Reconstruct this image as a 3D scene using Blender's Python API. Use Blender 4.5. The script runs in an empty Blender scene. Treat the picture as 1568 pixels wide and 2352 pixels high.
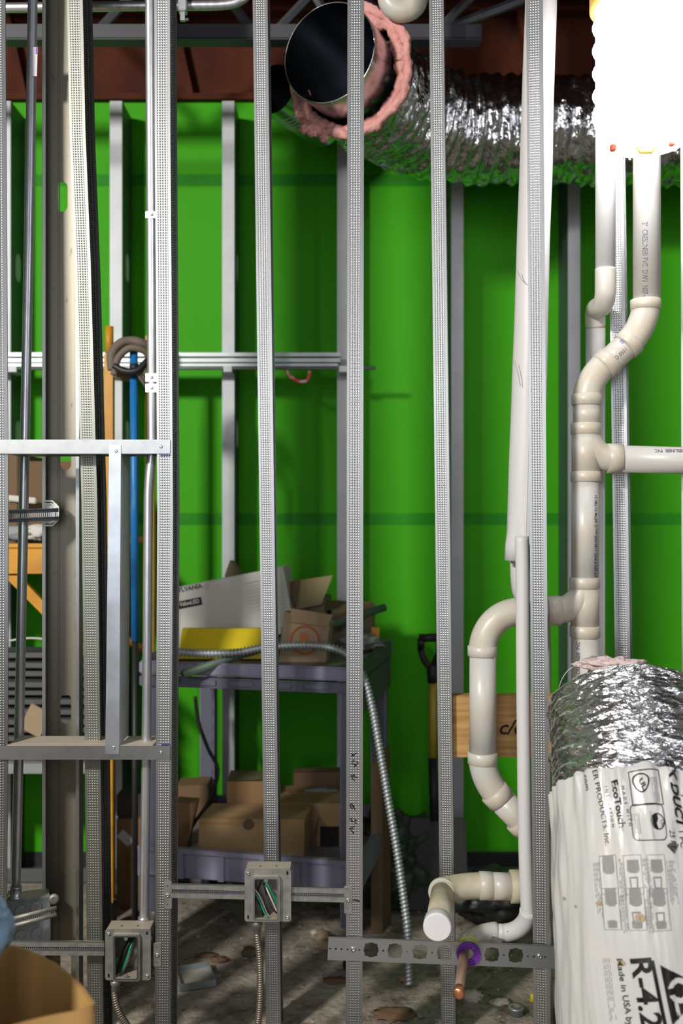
import bpy, bmesh, math, random
from mathutils import Vector, Matrix, noise
random.seed(7)
PI = math.pi
SC = bpy.context.scene
COL = SC.collection

# ------------------------------------------------------------------ camera, light, exposure
H, D0, F = 1.28, 2.22, 35/24*1568
cam_d = bpy.data.cameras.new('camera'); cam = bpy.data.objects.new('camera', cam_d); COL.objects.link(cam)
cam.location = (0, -D0, H); cam.rotation_euler = (PI/2, 0, 0)
cam_d.sensor_fit = 'HORIZONTAL'; cam_d.sensor_width = 24; cam_d.lens = 35
cam_d.clip_start = .05; cam_d.clip_end = 60
cam_d.dof.use_dof = True; cam_d.dof.focus_distance = 2.2; cam_d.dof.aperture_fstop = 2.4
SC.camera = cam
SC.view_settings.view_transform = 'Standard'; SC.view_settings.look = 'None'
SC.view_settings.gamma = 1; SC.view_settings.use_curve_mapping = False
SC.view_settings.exposure = 0.0
w = bpy.data.worlds.new('world'); SC.world = w; w.use_nodes = True
wn = w.node_tree; tcw = wn.nodes.new('ShaderNodeTexCoord'); spw = wn.nodes.new('ShaderNodeSeparateXYZ'); rw = wn.nodes.new('ShaderNodeValToRGB')
wn.links.new(tcw.outputs['Generated'], spw.inputs[0]); wn.links.new(spw.outputs['Z'], rw.inputs[0]); wn.links.new(rw.outputs[0], wn.nodes['Background'].inputs[0])
rw.color_ramp.elements[0].position = 0; rw.color_ramp.elements[0].color = (.16, .15, .15, 1)
rw.color_ramp.elements[1].position = .45; rw.color_ramp.elements[1].color = (.95, .98, 1.0, 1)
wn.nodes['Background'].inputs[1].default_value = .17

def light(name, loc, power, size, col=(1, 1, 1), target=None, kind='AREA', sy=None):
    l = bpy.data.lights.new(name, kind); l.energy = power; l.color = col
    if kind == 'AREA':
        l.size = size
        if sy: l.shape = 'RECTANGLE'; l.size_y = sy
    else: l.shadow_soft_size = size
    o = bpy.data.objects.new(name, l); COL.objects.link(o); o.location = loc
    if target is not None:
        o.rotation_euler = (Vector(target)-Vector(loc)).to_track_quat('-Z', 'Y').to_euler()
    return o
light('work_light_left', (-2.3, -3.2, 3.0), 185, .36, (1, .97, .88), (-.1, 1.3, 1.4))
light('work_light_right', (2.2, -2.4, 2.6), 14, .6, (.96, .96, 1.0), (0, 1.2, 1.1))
light('doorway_light', (-.6, -4.2, 1.7), 34, 1.6, (.95, .98, 1.0), (-.2, 0, 1.3), sy=2.0)  # added soft area light behind the camera, brightens conduits and studs
LAMP_STRENGTH = 12

# ------------------------------------------------------------------ coordinates
def P(px, py, y):
    d = y + D0
    return Vector(((px-784)*d/F, y, H-(py-1176)*d/F))
def S(y): return F/(y+D0)          # pixels per metre at depth y

# ------------------------------------------------------------------ materials
MATS = {}
def mat(name, col, rough=.6, metal=0., bump=None, var=None, emit=None, spec=.5, dust=None, trans=0.):
    """bump=(scale,strength,distance)  var=(scale,other colour,lo,hi)  dust=(colour,amount)"""
    m = bpy.data.materials.new(name); m.use_nodes = True; nt = m.node_tree; N = nt.nodes; L = nt.links
    b = N['Principled BSDF']; b.inputs['Roughness'].default_value = rough; b.inputs['Metallic'].default_value = metal
    b.inputs['Specular IOR Level'].default_value = spec
    b.inputs['Base Color'].default_value = (*col, 1)
    if trans: b.inputs['Transmission Weight'].default_value = trans
    tc = N.new('ShaderNodeTexCoord')
    src = None
    if var:
        n = N.new('ShaderNodeTexNoise'); n.inputs['Scale'].default_value = var[0]; n.inputs['Detail'].default_value = 5
        mp = N.new('ShaderNodeMapping'); L.new(tc.outputs['Object'], mp.inputs[0])
        if len(var) > 4: mp.inputs['Scale'].default_value = var[4]
        L.new(mp.outputs[0], n.inputs['Vector'])
        r = N.new('ShaderNodeValToRGB'); r.color_ramp.elements[0].position = var[2]; r.color_ramp.elements[1].position = var[3]
        r.color_ramp.elements[0].color = (*col, 1); r.color_ramp.elements[1].color = (*var[1], 1)
        L.new(n.outputs['Fac'], r.inputs[0]); src = r.outputs[0]
    if dust:
        g = N.new('ShaderNodeNewGeometry'); sp = N.new('ShaderNodeSeparateXYZ'); L.new(g.outputs['Normal'], sp.inputs[0])
        mr = N.new('ShaderNodeMapRange'); mr.inputs[1].default_value = .5; mr.inputs[2].default_value = .95; mr.inputs[4].default_value = dust[1]
        L.new(sp.outputs['Z'], mr.inputs[0])
        mx = N.new('ShaderNodeMix'); mx.data_type = 'RGBA'; L.new(mr.outputs[0], mx.inputs[0])
        mx.inputs[6].default_value = (*col, 1); mx.inputs[7].default_value = (*dust[0], 1)
        if src: L.new(src, mx.inputs[6])
        src = mx.outputs[2]
        iv = N.new('ShaderNodeMath'); iv.operation = 'MULTIPLY_ADD'; L.new(mr.outputs[0], iv.inputs[0])
        iv.inputs[1].default_value = -metal; iv.inputs[2].default_value = metal; L.new(iv.outputs[0], b.inputs['Metallic'])
    if src: L.new(src, b.inputs['Base Color'])
    if bump:
        n2 = N.new('ShaderNodeTexNoise'); n2.inputs['Scale'].default_value = bump[0]; n2.inputs['Detail'].default_value = 4
        mp2 = N.new('ShaderNodeMapping'); L.new(tc.outputs['Object'], mp2.inputs[0])
        if len(bump) > 3: mp2.inputs['Scale'].default_value = bump[3]
        L.new(mp2.outputs[0], n2.inputs['Vector'])
        bp = N.new('ShaderNodeBump'); bp.inputs['Strength'].default_value = bump[1]; bp.inputs['Distance'].default_value = bump[2]
        L.new(n2.outputs['Fac'], bp.inputs['Height']); L.new(bp.outputs[0], b.inputs['Normal'])
    if emit:
        b.inputs['Emission Color'].default_value = (*emit[0], 1); b.inputs['Emission Strength'].default_value = emit[1]
    MATS[name] = m
    return m

def knurl(name, col, rough, dots=1.0):
    """galvanised steel with pressed rows of dots, driven by UV in metres"""
    m = mat(name, col, rough, .93, var=(9, tuple(c*.84 for c in col), .35, .75, (1, 1, .3)))
    nt = m.node_tree; N = nt.nodes; L = nt.links; b = N['Principled BSDF']
    uv = N.new('ShaderNodeUVMap'); sp = N.new('ShaderNodeSeparateXYZ'); L.new(uv.outputs[0], sp.inputs[0])
    def mth(op, a, bb=None, cc=None):
        n = N.new('ShaderNodeMath'); n.operation = op
        for i, v in enumerate((a, bb, cc)):
            if v is None: continue
            if isinstance(v, (int, float)): n.inputs[i].default_value = v
            else: L.new(v, n.inputs[i])
        return n.outputs[0]
    def wave(c, p, off=0.): return mth('MULTIPLY_ADD', mth('COSINE', mth('MULTIPLY_ADD', c, 2*PI/p, off)), .5, .5)
    a = wave(sp.outputs[0], .0056); c = wave(sp.outputs[1], .0058)
    dot = mth('MULTIPLY', mth('POWER', a, 1.6), mth('POWER', c, 1.6))
    lo = mth('GREATER_THAN', sp.outputs[0], .0055); hi = mth('LESS_THAN', sp.outputs[0], .0285)
    dot = mth('MULTIPLY', dot, mth('MULTIPLY', lo, hi))
    bp = N.new('ShaderNodeBump'); bp.inputs['Strength'].default_value = .75*dots; bp.inputs['Distance'].default_value = .0011
    L.new(dot, bp.inputs['Height']); L.new(bp.outputs[0], b.inputs['Normal'])
    return m

M_KN = knurl('galvanised_knurled', (.41, .415, .43), .36)
M_KN2 = knurl('galvanised_knurled_dusty', (.27, .275, .255), .45)
M_ST = mat('galvanised_plain', (.40, .41, .43), .36, .95, var=(40, (.34, .35, .38), .35, .75), bump=(60, .1, .001))
M_ST2 = mat('galvanised_spotted', (.26, .24, .195), .48, .7, var=(95, (.17, .13, .09), .62, .74, (1, 1, .35)))
M_STD = mat('galvanised_box', (.36, .355, .34), .55, .75, var=(50, (.25, .25, .24), .4, .7), dust=((.42, .36, .28), .9))
M_STB = mat('galvanised_blue', (.50, .58, .64), .38, .8, var=(40, (.36, .42, .48), .4, .7), dust=((.42, .36, .28), .8))
M_EMT = mat('conduit_zinc', (.66, .67, .72), .36, .85, var=(70, (.45, .45, .5), .4, .8, (1, 1, .2)))
M_SCREW = mat('screw_zinc', (.75, .75, .75), .25, 1.)
M_WST = mat('wall_stud_grey', (.48, .50, .53), .5, .25, var=(6, (.40, .42, .45), .4, .7))
M_WSD = mat('wall_stud_side', (.10, .12, .14), .5, .5)  # darker copy of the stud grey, shade of the side painted in
M_GREEN = mat('green_sheathing', (.058, .42, .006), .62, bump=(12, .15, .002), var=(1.6, (.048, .35, .006), .35, .75, (1, 1, .25)), spec=.18)
M_TAPE = mat('green_seam_tape', (.022, .25, .012), .6, var=(8, (.035, .30, .015), .4, .7), spec=.15)
M_RED = mat('red_primer_steel', (.10, .022, .008), .75, var=(5, (.045, .010, .006), .35, .7), spec=.2)
M_JOIST = mat('grey_joist_paint', (.055, .058, .072), .5, var=(8, (.05, .05, .065), .4, .7))
M_PVC = mat('old_white_pvc', (.62, .59, .535), .36, var=(13, (.58, .48, .36), .45, .75), bump=(30, .08, .001))
M_PVCP = mat('white_pvc_pipe', (.61, .595, .58), .35, var=(9, (.60, .53, .44), .42, .75))
M_PVCD = mat('dusty_pvc', (.52, .45, .33), .6, var=(18, (.64, .58, .47), .45, .65))
M_CAP = mat('cap_white', (.78, .75, .79), .45)
M_JACK = mat('white_pipe_jacket', (.68, .665, .675), .45, bump=(10, .15, .003, (1, 1, .2)))
M_CARD = mat('cardboard', (.40, .255, .13), .8, var=(10, (.34, .21, .10), .4, .7))
M_CARDL = mat('cardboard_light', (.42, .31, .20), .8, var=(9, (.35, .25, .16), .4, .7))
M_CARDD = mat('cardboard_dark', (.17, .10, .055), .85)
M_CARDO = mat('cardboard_drab', (.17, .15, .085), .85)
M_CARDF = mat('cardboard_orange', (.36, .20, .065), .7, var=(20, (.28, .15, .045), .35, .75, (1, 1, .06)))
M_CWHITE = mat('box_white', (.62, .60, .58), .6)
M_PURP = mat('cart_plastic', (.27, .26, .38), .5, var=(9, (.19, .185, .28), .45, .7), dust=((.25, .22, .2), .6))
M_YEL = mat('yellow_card', (.78, .60, .01), .5)
M_ORNG = mat('scaffold_yellow', (.66, .30, .02), .45, var=(14, (.50, .21, .02), .45, .75))
M_BLUE = mat('blue_paint', (.012, .17, .50), .4, var=(16, (.16, .34, .52), .60, .70, (1, 1, .3)))
M_BLACK = mat('black_rubber', (.015, .015, .017), .5)
M_BROWNC = mat('grey_brown_hose', (.16, .125, .10), .7)
M_PINK = mat('pink_fibreglass', (.74, .36, .34), .95, var=(25, (.55, .23, .21), .45, .75), bump=(45, .9, .012))
M_PINKL = mat('pale_fibreglass', (.70, .56, .55), .95, bump=(60, .9, .01))
M_FOIL = mat('foil_jacket', (.72, .72, .74), .22, 1., bump=(38, .8, .008, (1, 1, 2.4)))
M_FOILD = mat('foil_duct_dark', (.62, .62, .66), .16, 1., bump=(16, .9, .02, (1.6, 1, 1)))
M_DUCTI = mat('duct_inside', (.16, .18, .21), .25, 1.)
M_DUCT = mat('duct_galvanised', (.50, .53, .55), .22, 1.)
M_BAG = mat('white_poly_bag', (.60, .59, .59), .26, bump=(9, .5, .012, (1, 1, .5)), var=(7, (.66, .61, .54), .55, .85))
M_INK = mat('black_ink', (.012, .012, .012), .35)
M_INKG = mat('grey_ink', (.42, .41, .41), .45)
M_INKP = mat('pipe_ink', (.03, .03, .08), .5)
M_INKB = mat('blue_ink', (.02, .03, .35), .5)
M_INKO = mat('orange_ink', (.55, .13, .03), .6)
M_WOOD = mat('pine_lumber', (.62, .37, .14), .6, var=(9, (.40, .20, .06), .38, .68, (.5, 1, 9)), bump=(20, .1, .002, (.3, 1, 6)))
M_COPPER = mat('copper_dull', (.50, .33, .25), .45, .7, var=(25, (.42, .27, .2), .4, .7))
M_COPPERB = mat('copper_bright', (.80, .34, .17), .3, .95)
M_PUR = mat('purple_plastic', (.16, .022, .38), .35)
M_LIME = mat('lime_plastic', (.5, .6, .08), .4)
M_GW = mat('green_wire', (.0, .38, .17), .35)
M_WW = mat('white_wire', (.68, .55, .50), .4)
M_GPIPE = mat('grey_green_pipe', (.10, .15, .11), .5)
M_DARKG = mat('dark_green_tarp', (.035, .06, .04), .5, var=(7, (.02, .03, .02), .4, .7), bump=(8, .6, .02))
M_GREYB = mat('grey_board', (.30, .31, .33), .6)
M_LATH = mat('dark_grey_lath', (.12, .12, .13), .5, .3)
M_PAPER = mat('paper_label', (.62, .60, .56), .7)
M_PAPERS = mat('silver_label', (.62, .60, .66), .5)
M_CLIP = mat('white_clip', (.80, .80, .78), .4)
M_TEAL = mat('blue_glove', (.22, .34, .48), .6, bump=(14, .6, .01))
M_REDR = mat('red_ribbon', (.62, .06, .05), .5, var=(60, (.75, .6, .6), .52, .6))
M_LED = mat('led_glow', (1, 1, 1), .5, emit=((1, .975, .97), LAMP_STRENGTH))
M_CAGE = mat('lamp_cage', (.95, .55, .12), .4)
M_CAGER = mat('lamp_red_foot', (.8, .08, .03), .4)
M_FOAM = mat('scrap_light', (.50, .45, .38), .8, bump=(30, .6, .004))
M_GRAV = mat('floor_crumbs', (.27, .23, .19), .9)

def floor_mat():
    m = mat('dirty_concrete', (.20, .165, .13), .88)
    nt = m.node_tree; N = nt.nodes; L = nt.links; b = N['Principled BSDF']; tc = N.new('ShaderNodeTexCoord')
    n = N.new('ShaderNodeTexNoise'); n.inputs['Scale'].default_value = 7; n.inputs['Detail'].default_value = 9; n.inputs['Roughness'].default_value = .7
    L.new(tc.outputs['Object'], n.inputs['Vector'])
    r = N.new('ShaderNodeValToRGB'); e = r.color_ramp.elements
    e[0].position = .34; e[0].color = (.085, .062, .047, 1); e[1].position = .66; e[1].color = (.45, .395, .335, 1)
    x = e.new(.47); x.color = (.33, .28, .235, 1)
    L.new(n.outputs['Fac'], r.inputs[0])
    n2 = N.new('ShaderNodeTexVoronoi'); n2.inputs['Scale'].default_value = 70; L.new(tc.outputs['Object'], n2.inputs['Vector'])
    r2 = N.new('ShaderNodeValToRGB'); r2.color_ramp.elements[0].position = .05; r2.color_ramp.elements[1].position = .16
    r2.color_ramp.elements[0].color = (.40, .36, .31, 1); r2.color_ramp.elements[1].color = (1, 1, 1, 1)
    L.new(n2.outputs['Distance'], r2.inputs[0])
    n4 = N.new('ShaderNodeTexNoise'); n4.inputs['Scale'].default_value = 45; n4.inputs['Detail'].default_value = 3; L.new(tc.outputs['Object'], n4.inputs['Vector'])
    r4 = N.new('ShaderNodeValToRGB'); r4.color_ramp.elements[0].position = .66; r4.color_ramp.elements[1].position = .72
    mx = N.new('ShaderNodeMix'); mx.data_type = 'RGBA'; L.new(n4.outputs['Fac'], r4.inputs[0]); L.new(r4.outputs[0], mx.inputs[0])
    L.new(r.outputs[0], mx.inputs[6]); mx.inputs[7].default_value = (.55, .50, .44, 1); L.new(mx.outputs[2], b.inputs['Base Color'])
    bp = N.new('ShaderNodeBump'); bp.inputs['Strength'].default_value = .8; bp.inputs['Distance'].default_value = .012
    n3 = N.new('ShaderNodeTexNoise'); n3.inputs['Scale'].default_value = 38; n3.inputs['Detail'].default_value = 6; L.new(tc.outputs['Object'], n3.inputs['Vector'])
    L.new(n3.outputs['Fac'], bp.inputs['Height']); L.new(bp.outputs[0], b.inputs['Normal'])
    return m
M_FLOOR = floor_mat()

# ------------------------------------------------------------------ mesh helpers
def frame(d, up=None):
    d = Vector(d).normalized(); up = Vector(up) if up is not None else (Vector((0, 0, 1)) if abs(d.z) < .9 else Vector((0, -1, 0)))
    s = d.cross(up).normalized(); return s, s.cross(d).normalized(), d
class MB:
    def __init__(s): s.bm = bmesh.new(); s.uv = s.bm.loops.layers.uv.new('UVMap')
    def face(s, vs, mi=0, smooth=False):
        try: f = s.bm.faces.new(vs)
        except ValueError: return None
        f.material_index = mi; f.smooth = smooth; return f
    def box(s, c, size, rot=None, mi=0, bev=0.):
        hx, hy, hz = (v/2 for v in size); R = rot if rot is not None else Matrix.Identity(3); c = Vector(c)
        vs = [s.bm.verts.new(c+R @ Vector((x, y, z))) for x in (-hx, hx) for y in (-hy, hy) for z in (-hz, hz)]
        fs = [s.face([vs[i] for i in q], mi) for q in ((0, 1, 3, 2), (4, 6, 7, 5), (0, 4, 5, 1), (2, 3, 7, 6), (0, 2, 6, 4), (1, 5, 7, 3))]
        if bev:
            es = list({e for f in fs for e in f.edges})
            bmesh.ops.bevel(s.bm, geom=es, offset=bev, segments=2, affect='EDGES')
        return s
    def corners(s, x0, x1, y0, y1, z0, z1, **k): return s.box(((x0+x1)/2, (y0+y1)/2, (z0+z1)/2), (x1-x0, y1-y0, z1-z0), **k)
    def hexa(s, a, b, mi=0):
        """two quads (lists of four points) joined into a solid"""
        A = [s.bm.verts.new(v) for v in a]; B = [s.bm.verts.new(v) for v in b]
        s.face(A[::-1], mi); s.face(B, mi); n = len(A)
        for i in range(n): s.face([A[i], A[(i+1) % n], B[(i+1) % n], B[i]], mi)
        return s
    def tube(s, pts, r, seg=20, caps=True, smooth=True, mi=0, disp=None, inner=None):
        pts = [Vector(p) for p in pts]; n = len(pts)
        rs = r if isinstance(r, (list, tuple)) else [r]*n
        T = [(pts[min(i+1, n-1)]-pts[max(i-1, 0)]).normalized() for i in range(n)]
        sx, ux, _ = frame(T[0]); rings = []
        for i in range(n):
            ux = (ux-T[i]*ux.dot(T[i])).normalized(); sx = T[i].cross(ux).normalized()
            ring = []
            for k in range(seg):
                a = 2*PI*k/seg; rr = rs[i] + (disp(i, a, pts[i]) if disp else 0)
                ring.append(s.bm.verts.new(pts[i]+(sx*math.cos(a)+ux*math.sin(a))*rr))
            rings.append(ring)
        for i in range(n-1):
            for k in range(seg):
                s.face([rings[i][k], rings[i][(k+1) % seg], rings[i+1][(k+1) % seg], rings[i+1][k]], mi, smooth)
        if caps: s.face(rings[0][::-1], mi); s.face(rings[-1], mi)
        return s
    def cyl(s, a, b, r, r2=None, seg=20, mi=0, caps=True): return s.tube([a, b], [r, r if r2 is None else r2], seg, caps, True, mi)
    def lathe(s, prof, o, d, seg=24, mi=0):
        """prof: (radius, distance along d)"""
        sx, ux, dd = frame(d); o = Vector(o); rings = []
        for r, h in prof:
            rings.append([s.bm.verts.new(o+dd*h+(sx*math.cos(2*PI*k/seg)+ux*math.sin(2*PI*k/seg))*max(r, 1e-5)) for k in range(seg)])
        for i in range(len(rings)-1):
            for k in range(seg): s.face([rings[i][k], rings[i][(k+1) % seg], rings[i+1][(k+1) % seg], rings[i+1][k]], mi, True)
        s.face(rings[0][::-1], mi); s.face(rings[-1], mi)
        return s
    def poly(s, pts, thick, mi=0):
        """flat polygon given as 3D points, extruded by vector thick"""
        t = Vector(thick); return s.hexa([Vector(p) for p in pts], [Vector(p)+t for p in pts], mi)
    def blob(s, c, r, sub=3, amp=.2, sc=3., sq=(1, 1, 1), mi=0, seed=0):
        g = bmesh.ops.create_icosphere(s.bm, subdivisions=sub, radius=1)
        c = Vector(c)
        for v in g['verts']:
            d = v.co.normalized(); k = 1+amp*noise.noise(d*sc+Vector((seed, seed*2.3, 0)))+amp*.5*noise.noise(d*sc*2.7+Vector((seed, 0, 3)))
            v.co = c+Vector((d.x*sq[0], d.y*sq[1], d.z*sq[2]))*r*k
            for f in v.link_faces: f.smooth = True; f.material_index = mi
        return s
    def build(s, name, m, parent=None, flip=True):
        bmesh.ops.recalc_face_normals(s.bm, faces=s.bm.faces)
        me = bpy.data.meshes.new(name); s.bm.to_mesh(me); s.bm.free()
        return link_mesh(name, me, m, parent)
def link_mesh(name, me, m, parent=None):
    vs = me.vertices
    lo = Vector([min(v.co[i] for v in vs) for i in range(3)]); hi = Vector([max(v.co[i] for v in vs) for i in range(3)])
    c = (lo+hi)/2
    if parent is None: c.z = lo.z
    me.transform(Matrix.Translation(-c))
    o = bpy.data.objects.new(name, me); COL.objects.link(o)
    for x in (m if isinstance(m, (list, tuple)) else [m]): me.materials.append(x)
    if parent is not None:
        o.parent = parent; o.location = c-wloc(parent)
    else: o.location = c
    return o
def wloc(o):
    v = Vector(o.location)
    while o.parent: o = o.parent; v += Vector(o.location)
    return v
def tag(o, label, cat, group=None, kind=None):
    o['label'] = label; o['category'] = cat
    if group: o['group'] = group
    if kind: o['kind'] = kind
    return o
def thing(name, label, cat, loc, group=None):
    o = bpy.data.objects.new(name, None); COL.objects.link(o); o.location = loc; o.empty_display_size = .05
    return tag(o, label, cat, group)
def struct(o): o['kind'] = 'structure'; return o
def smooth_path(pts, n=8):
    pts = [Vector(p) for p in pts]; out = []
    for i in range(len(pts)-1):
        p0 = pts[max(i-1, 0)]; p1 = pts[i]; p2 = pts[i+1]; p3 = pts[min(i+2, len(pts)-1)]
        for k in range(n):
            t = k/n
            out.append(.5*((2*p1)+(p2-p0)*t+(2*p0-5*p1+4*p2-p3)*t*t+(3*p1-p0-3*p2+p3)*t**3))
    return out+[pts[-1]]
def bend(a, b, c, n=10):
    """quadratic-ish bend from a via corner b to c"""
    a, b, c = Vector(a), Vector(b), Vector(c); k = .55; out = []
    p1 = a.lerp(b, k); p2 = c.lerp(b, k)
    for i in range(n+1):
        t = i/n; out.append(a*(1-t)**3+p1*3*t*(1-t)**2+p2*3*t*t*(1-t)+c*t**3)
    return out
def plate(outer, holes, thick, mapf):
    """flat sheet with real holes: outer polygon and hole polygons in 2D, mapf sends (x,y,z) to the world"""
    cu = bpy.data.curves.new('sheet', 'CURVE'); cu.dimensions = '2D'; cu.fill_mode = 'BOTH'; cu.extrude = thick/2
    for poly in [outer]+holes:
        sp = cu.splines.new('POLY'); sp.points.add(len(poly)-1); sp.use_cyclic_u = True
        for p, q in zip(sp.points, poly): p.co = (q[0], q[1], 0, 1)
    return curve_mesh(cu, mapf)
def curve_mesh(cu, mapf):
    o = bpy.data.objects.new('sheet', cu); COL.objects.link(o)
    dg = bpy.context.evaluated_depsgraph_get(); me = bpy.data.meshes.new_from_object(o.evaluated_get(dg))
    bpy.data.objects.remove(o); bpy.data.curves.remove(cu)
    me.materials.clear()
    for v in me.vertices: v.co = mapf(v.co.x, v.co.y, v.co.z)
    return me
def circ(x, y, r, n=20): return [(x+r*math.cos(2*PI*k/n), y+r*math.sin(2*PI*k/n)) for k in range(n)]
def slot(x, y, w, h, n=8):
    r = w/2; s = h/2-r
    return [(x+r*math.cos(PI*k/n), y+s+r*math.sin(PI*k/n)) for k in range(n+1)]+[(x-r*math.cos(PI*k/n), y-s-r*math.sin(PI*k/n)) for k in range(n+1)]
def rrect(x0, x1, y0, y1, r, n=4):
    out = []
    for cx, cy, a0 in ((x1-r, y1-r, 0), (x0+r, y1-r, PI/2), (x0+r, y0+r, PI), (x1-r, y0+r, 1.5*PI)):
        for k in range(n+1): a = a0+PI/2*k/n; out.append((cx+r*math.cos(a), cy+r*math.sin(a)))
    return out
def text_mesh(s, size, mapf, bold=0., sx=1., shear=0., align='LEFT', space=1.):
    cu = bpy.data.curves.new('letters', 'FONT'); cu.body = s; cu.size = size; cu.offset = bold*size; cu.shear = shear
    cu.align_x = align; cu.align_y = 'CENTER'; cu.space_character = space; cu.resolution_u = 3
    return curve_mesh(cu, lambda x, y, z: mapf(x*sx, y, z))
def letters(name, s, size, mapf, m, parent, **k): return link_mesh(name, text_mesh(s, size, mapf, **k), m, parent)
def join_build(name, ms, m, parent):
    b = bmesh.new()
    for me in ms: b.from_mesh(me)
    me = bpy.data.meshes.new(name); b.to_mesh(me); b.free(); return link_mesh(name, me, m, parent)
def strokes(name, lines, m, parent, r=.0006, seg=6):
    b = MB()
    for l in lines: b.tube(l, r, seg, True)
    return b.build(name, m, parent)
def screw(c, d, parent, r=.0042):
    d = Vector(d).normalized(); return MB().lathe([(r, -.0005), (r*1.05, .0008), (r*.75, .0026), (r*.35, .0032), (r*.3, .0016)], Vector(c), d, 14).build('screw', M_SCREW, parent)

# ------------------------------------------------------------------ setting
WY = 1.37      # face of green sheathing
SY = 1.22      # front faces of the wall studs
struct(MB().corners(-4, 4, -3.4, WY+.12, -.06, 0).build('floor', M_FLOOR))
wb = struct(MB().corners(-4, 4, WY, WY+.012, 0, 2.757).build('wall_back', M_GREEN))
for i, zz in enumerate((H-(1190-1176)/S(WY), H-(412-1176)/S(WY))):
    MB().corners(-4, 4, WY-.0015, WY+.0005, zz-.024, zz+.018).build('seam_tape', M_TAPE, wb)
struct(MB().corners(-4, 4, -.45, WY+.4, 3.12, 3.2).build('ceiling', M_RED))
for i in range(11):
    if i == 0: bb = MB()
    bb.corners(-4, 4, -.44+i*.18, -.35+i*.18, 3.085, 3.121)
struct(bb.build('trim_1', M_RED))['label'] = 'red ribbed metal deck under the ceiling'
struct(MB().corners(-4.1, -4, -3.4, WY+.1, 0, 3.12).build('wall_left', mat('drab_wall', (.30, .30, .29), .9)))
struct(MB().corners(4, 4.1, -3.4, WY+.1, 0, 3.12).build('wall_right', MATS['drab_wall']))

# red beam on top of the wall
BZ = 2.757
rb = thing('steel_beam', 'rust red primed steel beam lying across the top of the green wall', 'beam', (0, WY+.05, BZ))
MB().corners(-3.9, 3.9, WY-.03, WY+.13, BZ, BZ+.022).build('bottom_flange', M_RED, rb)
MB().corners(-3.9, 3.9, WY+.04, WY+.06, BZ+.022, 3.08).build('web', M_RED, rb)
for px in (50, 432, 905, 1230):
    a = P(px, 212, WY-.01); MB().poly([(a.x-.07, WY-.02, 3.08), (a.x-.045, WY-.02, 3.08), (a.x+.02, WY-.02, BZ+.022), (a.x-.005, WY-.02, BZ+.022)], (0, .06, 0)).build('stiffener', M_RED, rb)

# open web joist
JY = .74
jz0 = H+(1176-99)/S(JY); jx1 = P(1103, 80, JY).x
jt = thing('steel_joist', 'dark grey open web steel joist crossing above the green wall', 'joist', (0, JY, jz0))
MB().corners(-3.9, jx1, JY-.03, JY-.024, jz0, jz0+.042).corners(-3.9, jx1, JY-.03, JY+.02, jz0-.003, jz0+.003).build('bottom_chord', M_JOIST, jt)
MB().corners(-3.9, 2.6, JY-.03, JY-.024, 3.03, 3.08).build('top_chord', M_JOIST, jt)
for (a, b) in (((640, 66), (745, -45)), ((575, 66), (505, -30)), ((230, 66), (340, -50)), ((200, 66), (90, -50)), ((1010, 66), (1125, -50)), ((1035, 62), (1300, -38)), ((905, 66), (790, -50)), ((770, 66), (700, -45))):
    A = P(*a, JY); B = P(*b, JY); B = A+(B-A)*((3.05-A.z)/(B.z-A.z))
    MB().tube([A, B], .014, 6, True, False).build('web_bar', M_JOIST, jt)

# ------------------------------------------------------------------ studs
def stud_mesh(pb, pt, y0, w, dep=.092, open_right=True, lip=.009, t=.0012, yaw=0., via=()):
    """C section between world x at bottom (pb) and top (pt); pb/pt = (x,z) of the front left corner"""
    pr = [(0, 0), (w, 0), (w, lip), (w-t, lip), (w-t, t), (t, t), (t, dep-t), (w-t, dep-t), (w-t, dep-lip), (w, dep-lip), (w, dep), (0, dep)]
    if not open_right: pr = [(w-x, y) for x, y in pr][::-1]
    b = MB(); R = Matrix.Rotation(yaw, 2); cx = w/2
    def tr(q):
        v = R @ Vector((q[0]-cx, q[1])); return v.x+cx, v.y
    nz = 1
    st = [pb]+sorted(via, key=lambda v: v[1])+[pt]; n = len(pr)
    V = [[b.bm.verts.new((p[0]+tr(q)[0], y0+tr(q)[1], p[1])) for q in pr] for p in st]
    for i in range(n):
        j = (i+1) % n; (x0, ya), (x1, yb) = pr[i], pr[j]
        fl = abs(ya-yb) < 1e-6 and abs(x1-x0) > w*.5
        for k in range(len(st)-1):
            f = b.face([V[k][i], V[k][j], V[k+1][j], V[k+1][i]], 0 if fl else 1); z0, z1 = st[k][1], st[k+1][1]
            for lp, (u, v) in zip(f.loops, ((x0, z0), (x1, z0), (x1, z1), (x0, z1))): lp[b.uv].uv = (u, v)
    b.face(V[0][::-1], 1); b.face(V[-1], 1)
    return b
def front_stud(x0a, ya_, x0b, yb_, y0, wpx, label, cat='stud', top=3.06, bot=0., mats=(M_KN, M_ST), via=(), **k):
    """pixel x of the flange's left edge at two picture heights"""
    A = P(x0a, ya_, y0); B = P(x0b, yb_, y0); s = (A.x-B.x)/(A.z-B.z)
    xb = B.x+s*(bot-B.z); xt = B.x+s*(top-B.z)
    vw = [(P(a, b, y0).x, P(a, b, y0).z) for a, b in via]
    o = stud_mesh((xb, bot), (xt, top), y0, wpx/S(y0), via=vw, **k).build('metal_stud', list(mats))
    tag(o, label, cat); return o
A0 = front_stud(-30, 0, -27, 2352, 0, 38, 'galvanised stud at the left edge of the picture, dotted face cut by the frame', yaw=.31, via=((-20, 1176), (-21, 1700)))
A1 = front_stud(353, 0, 355, 2352, 0, 36, 'bright galvanised stud holding the ends of both short horizontal tracks', mats=(M_KN, M_KN), via=((355, 300), (358, 700), (361, 1176), (358, 1700)))
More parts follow.
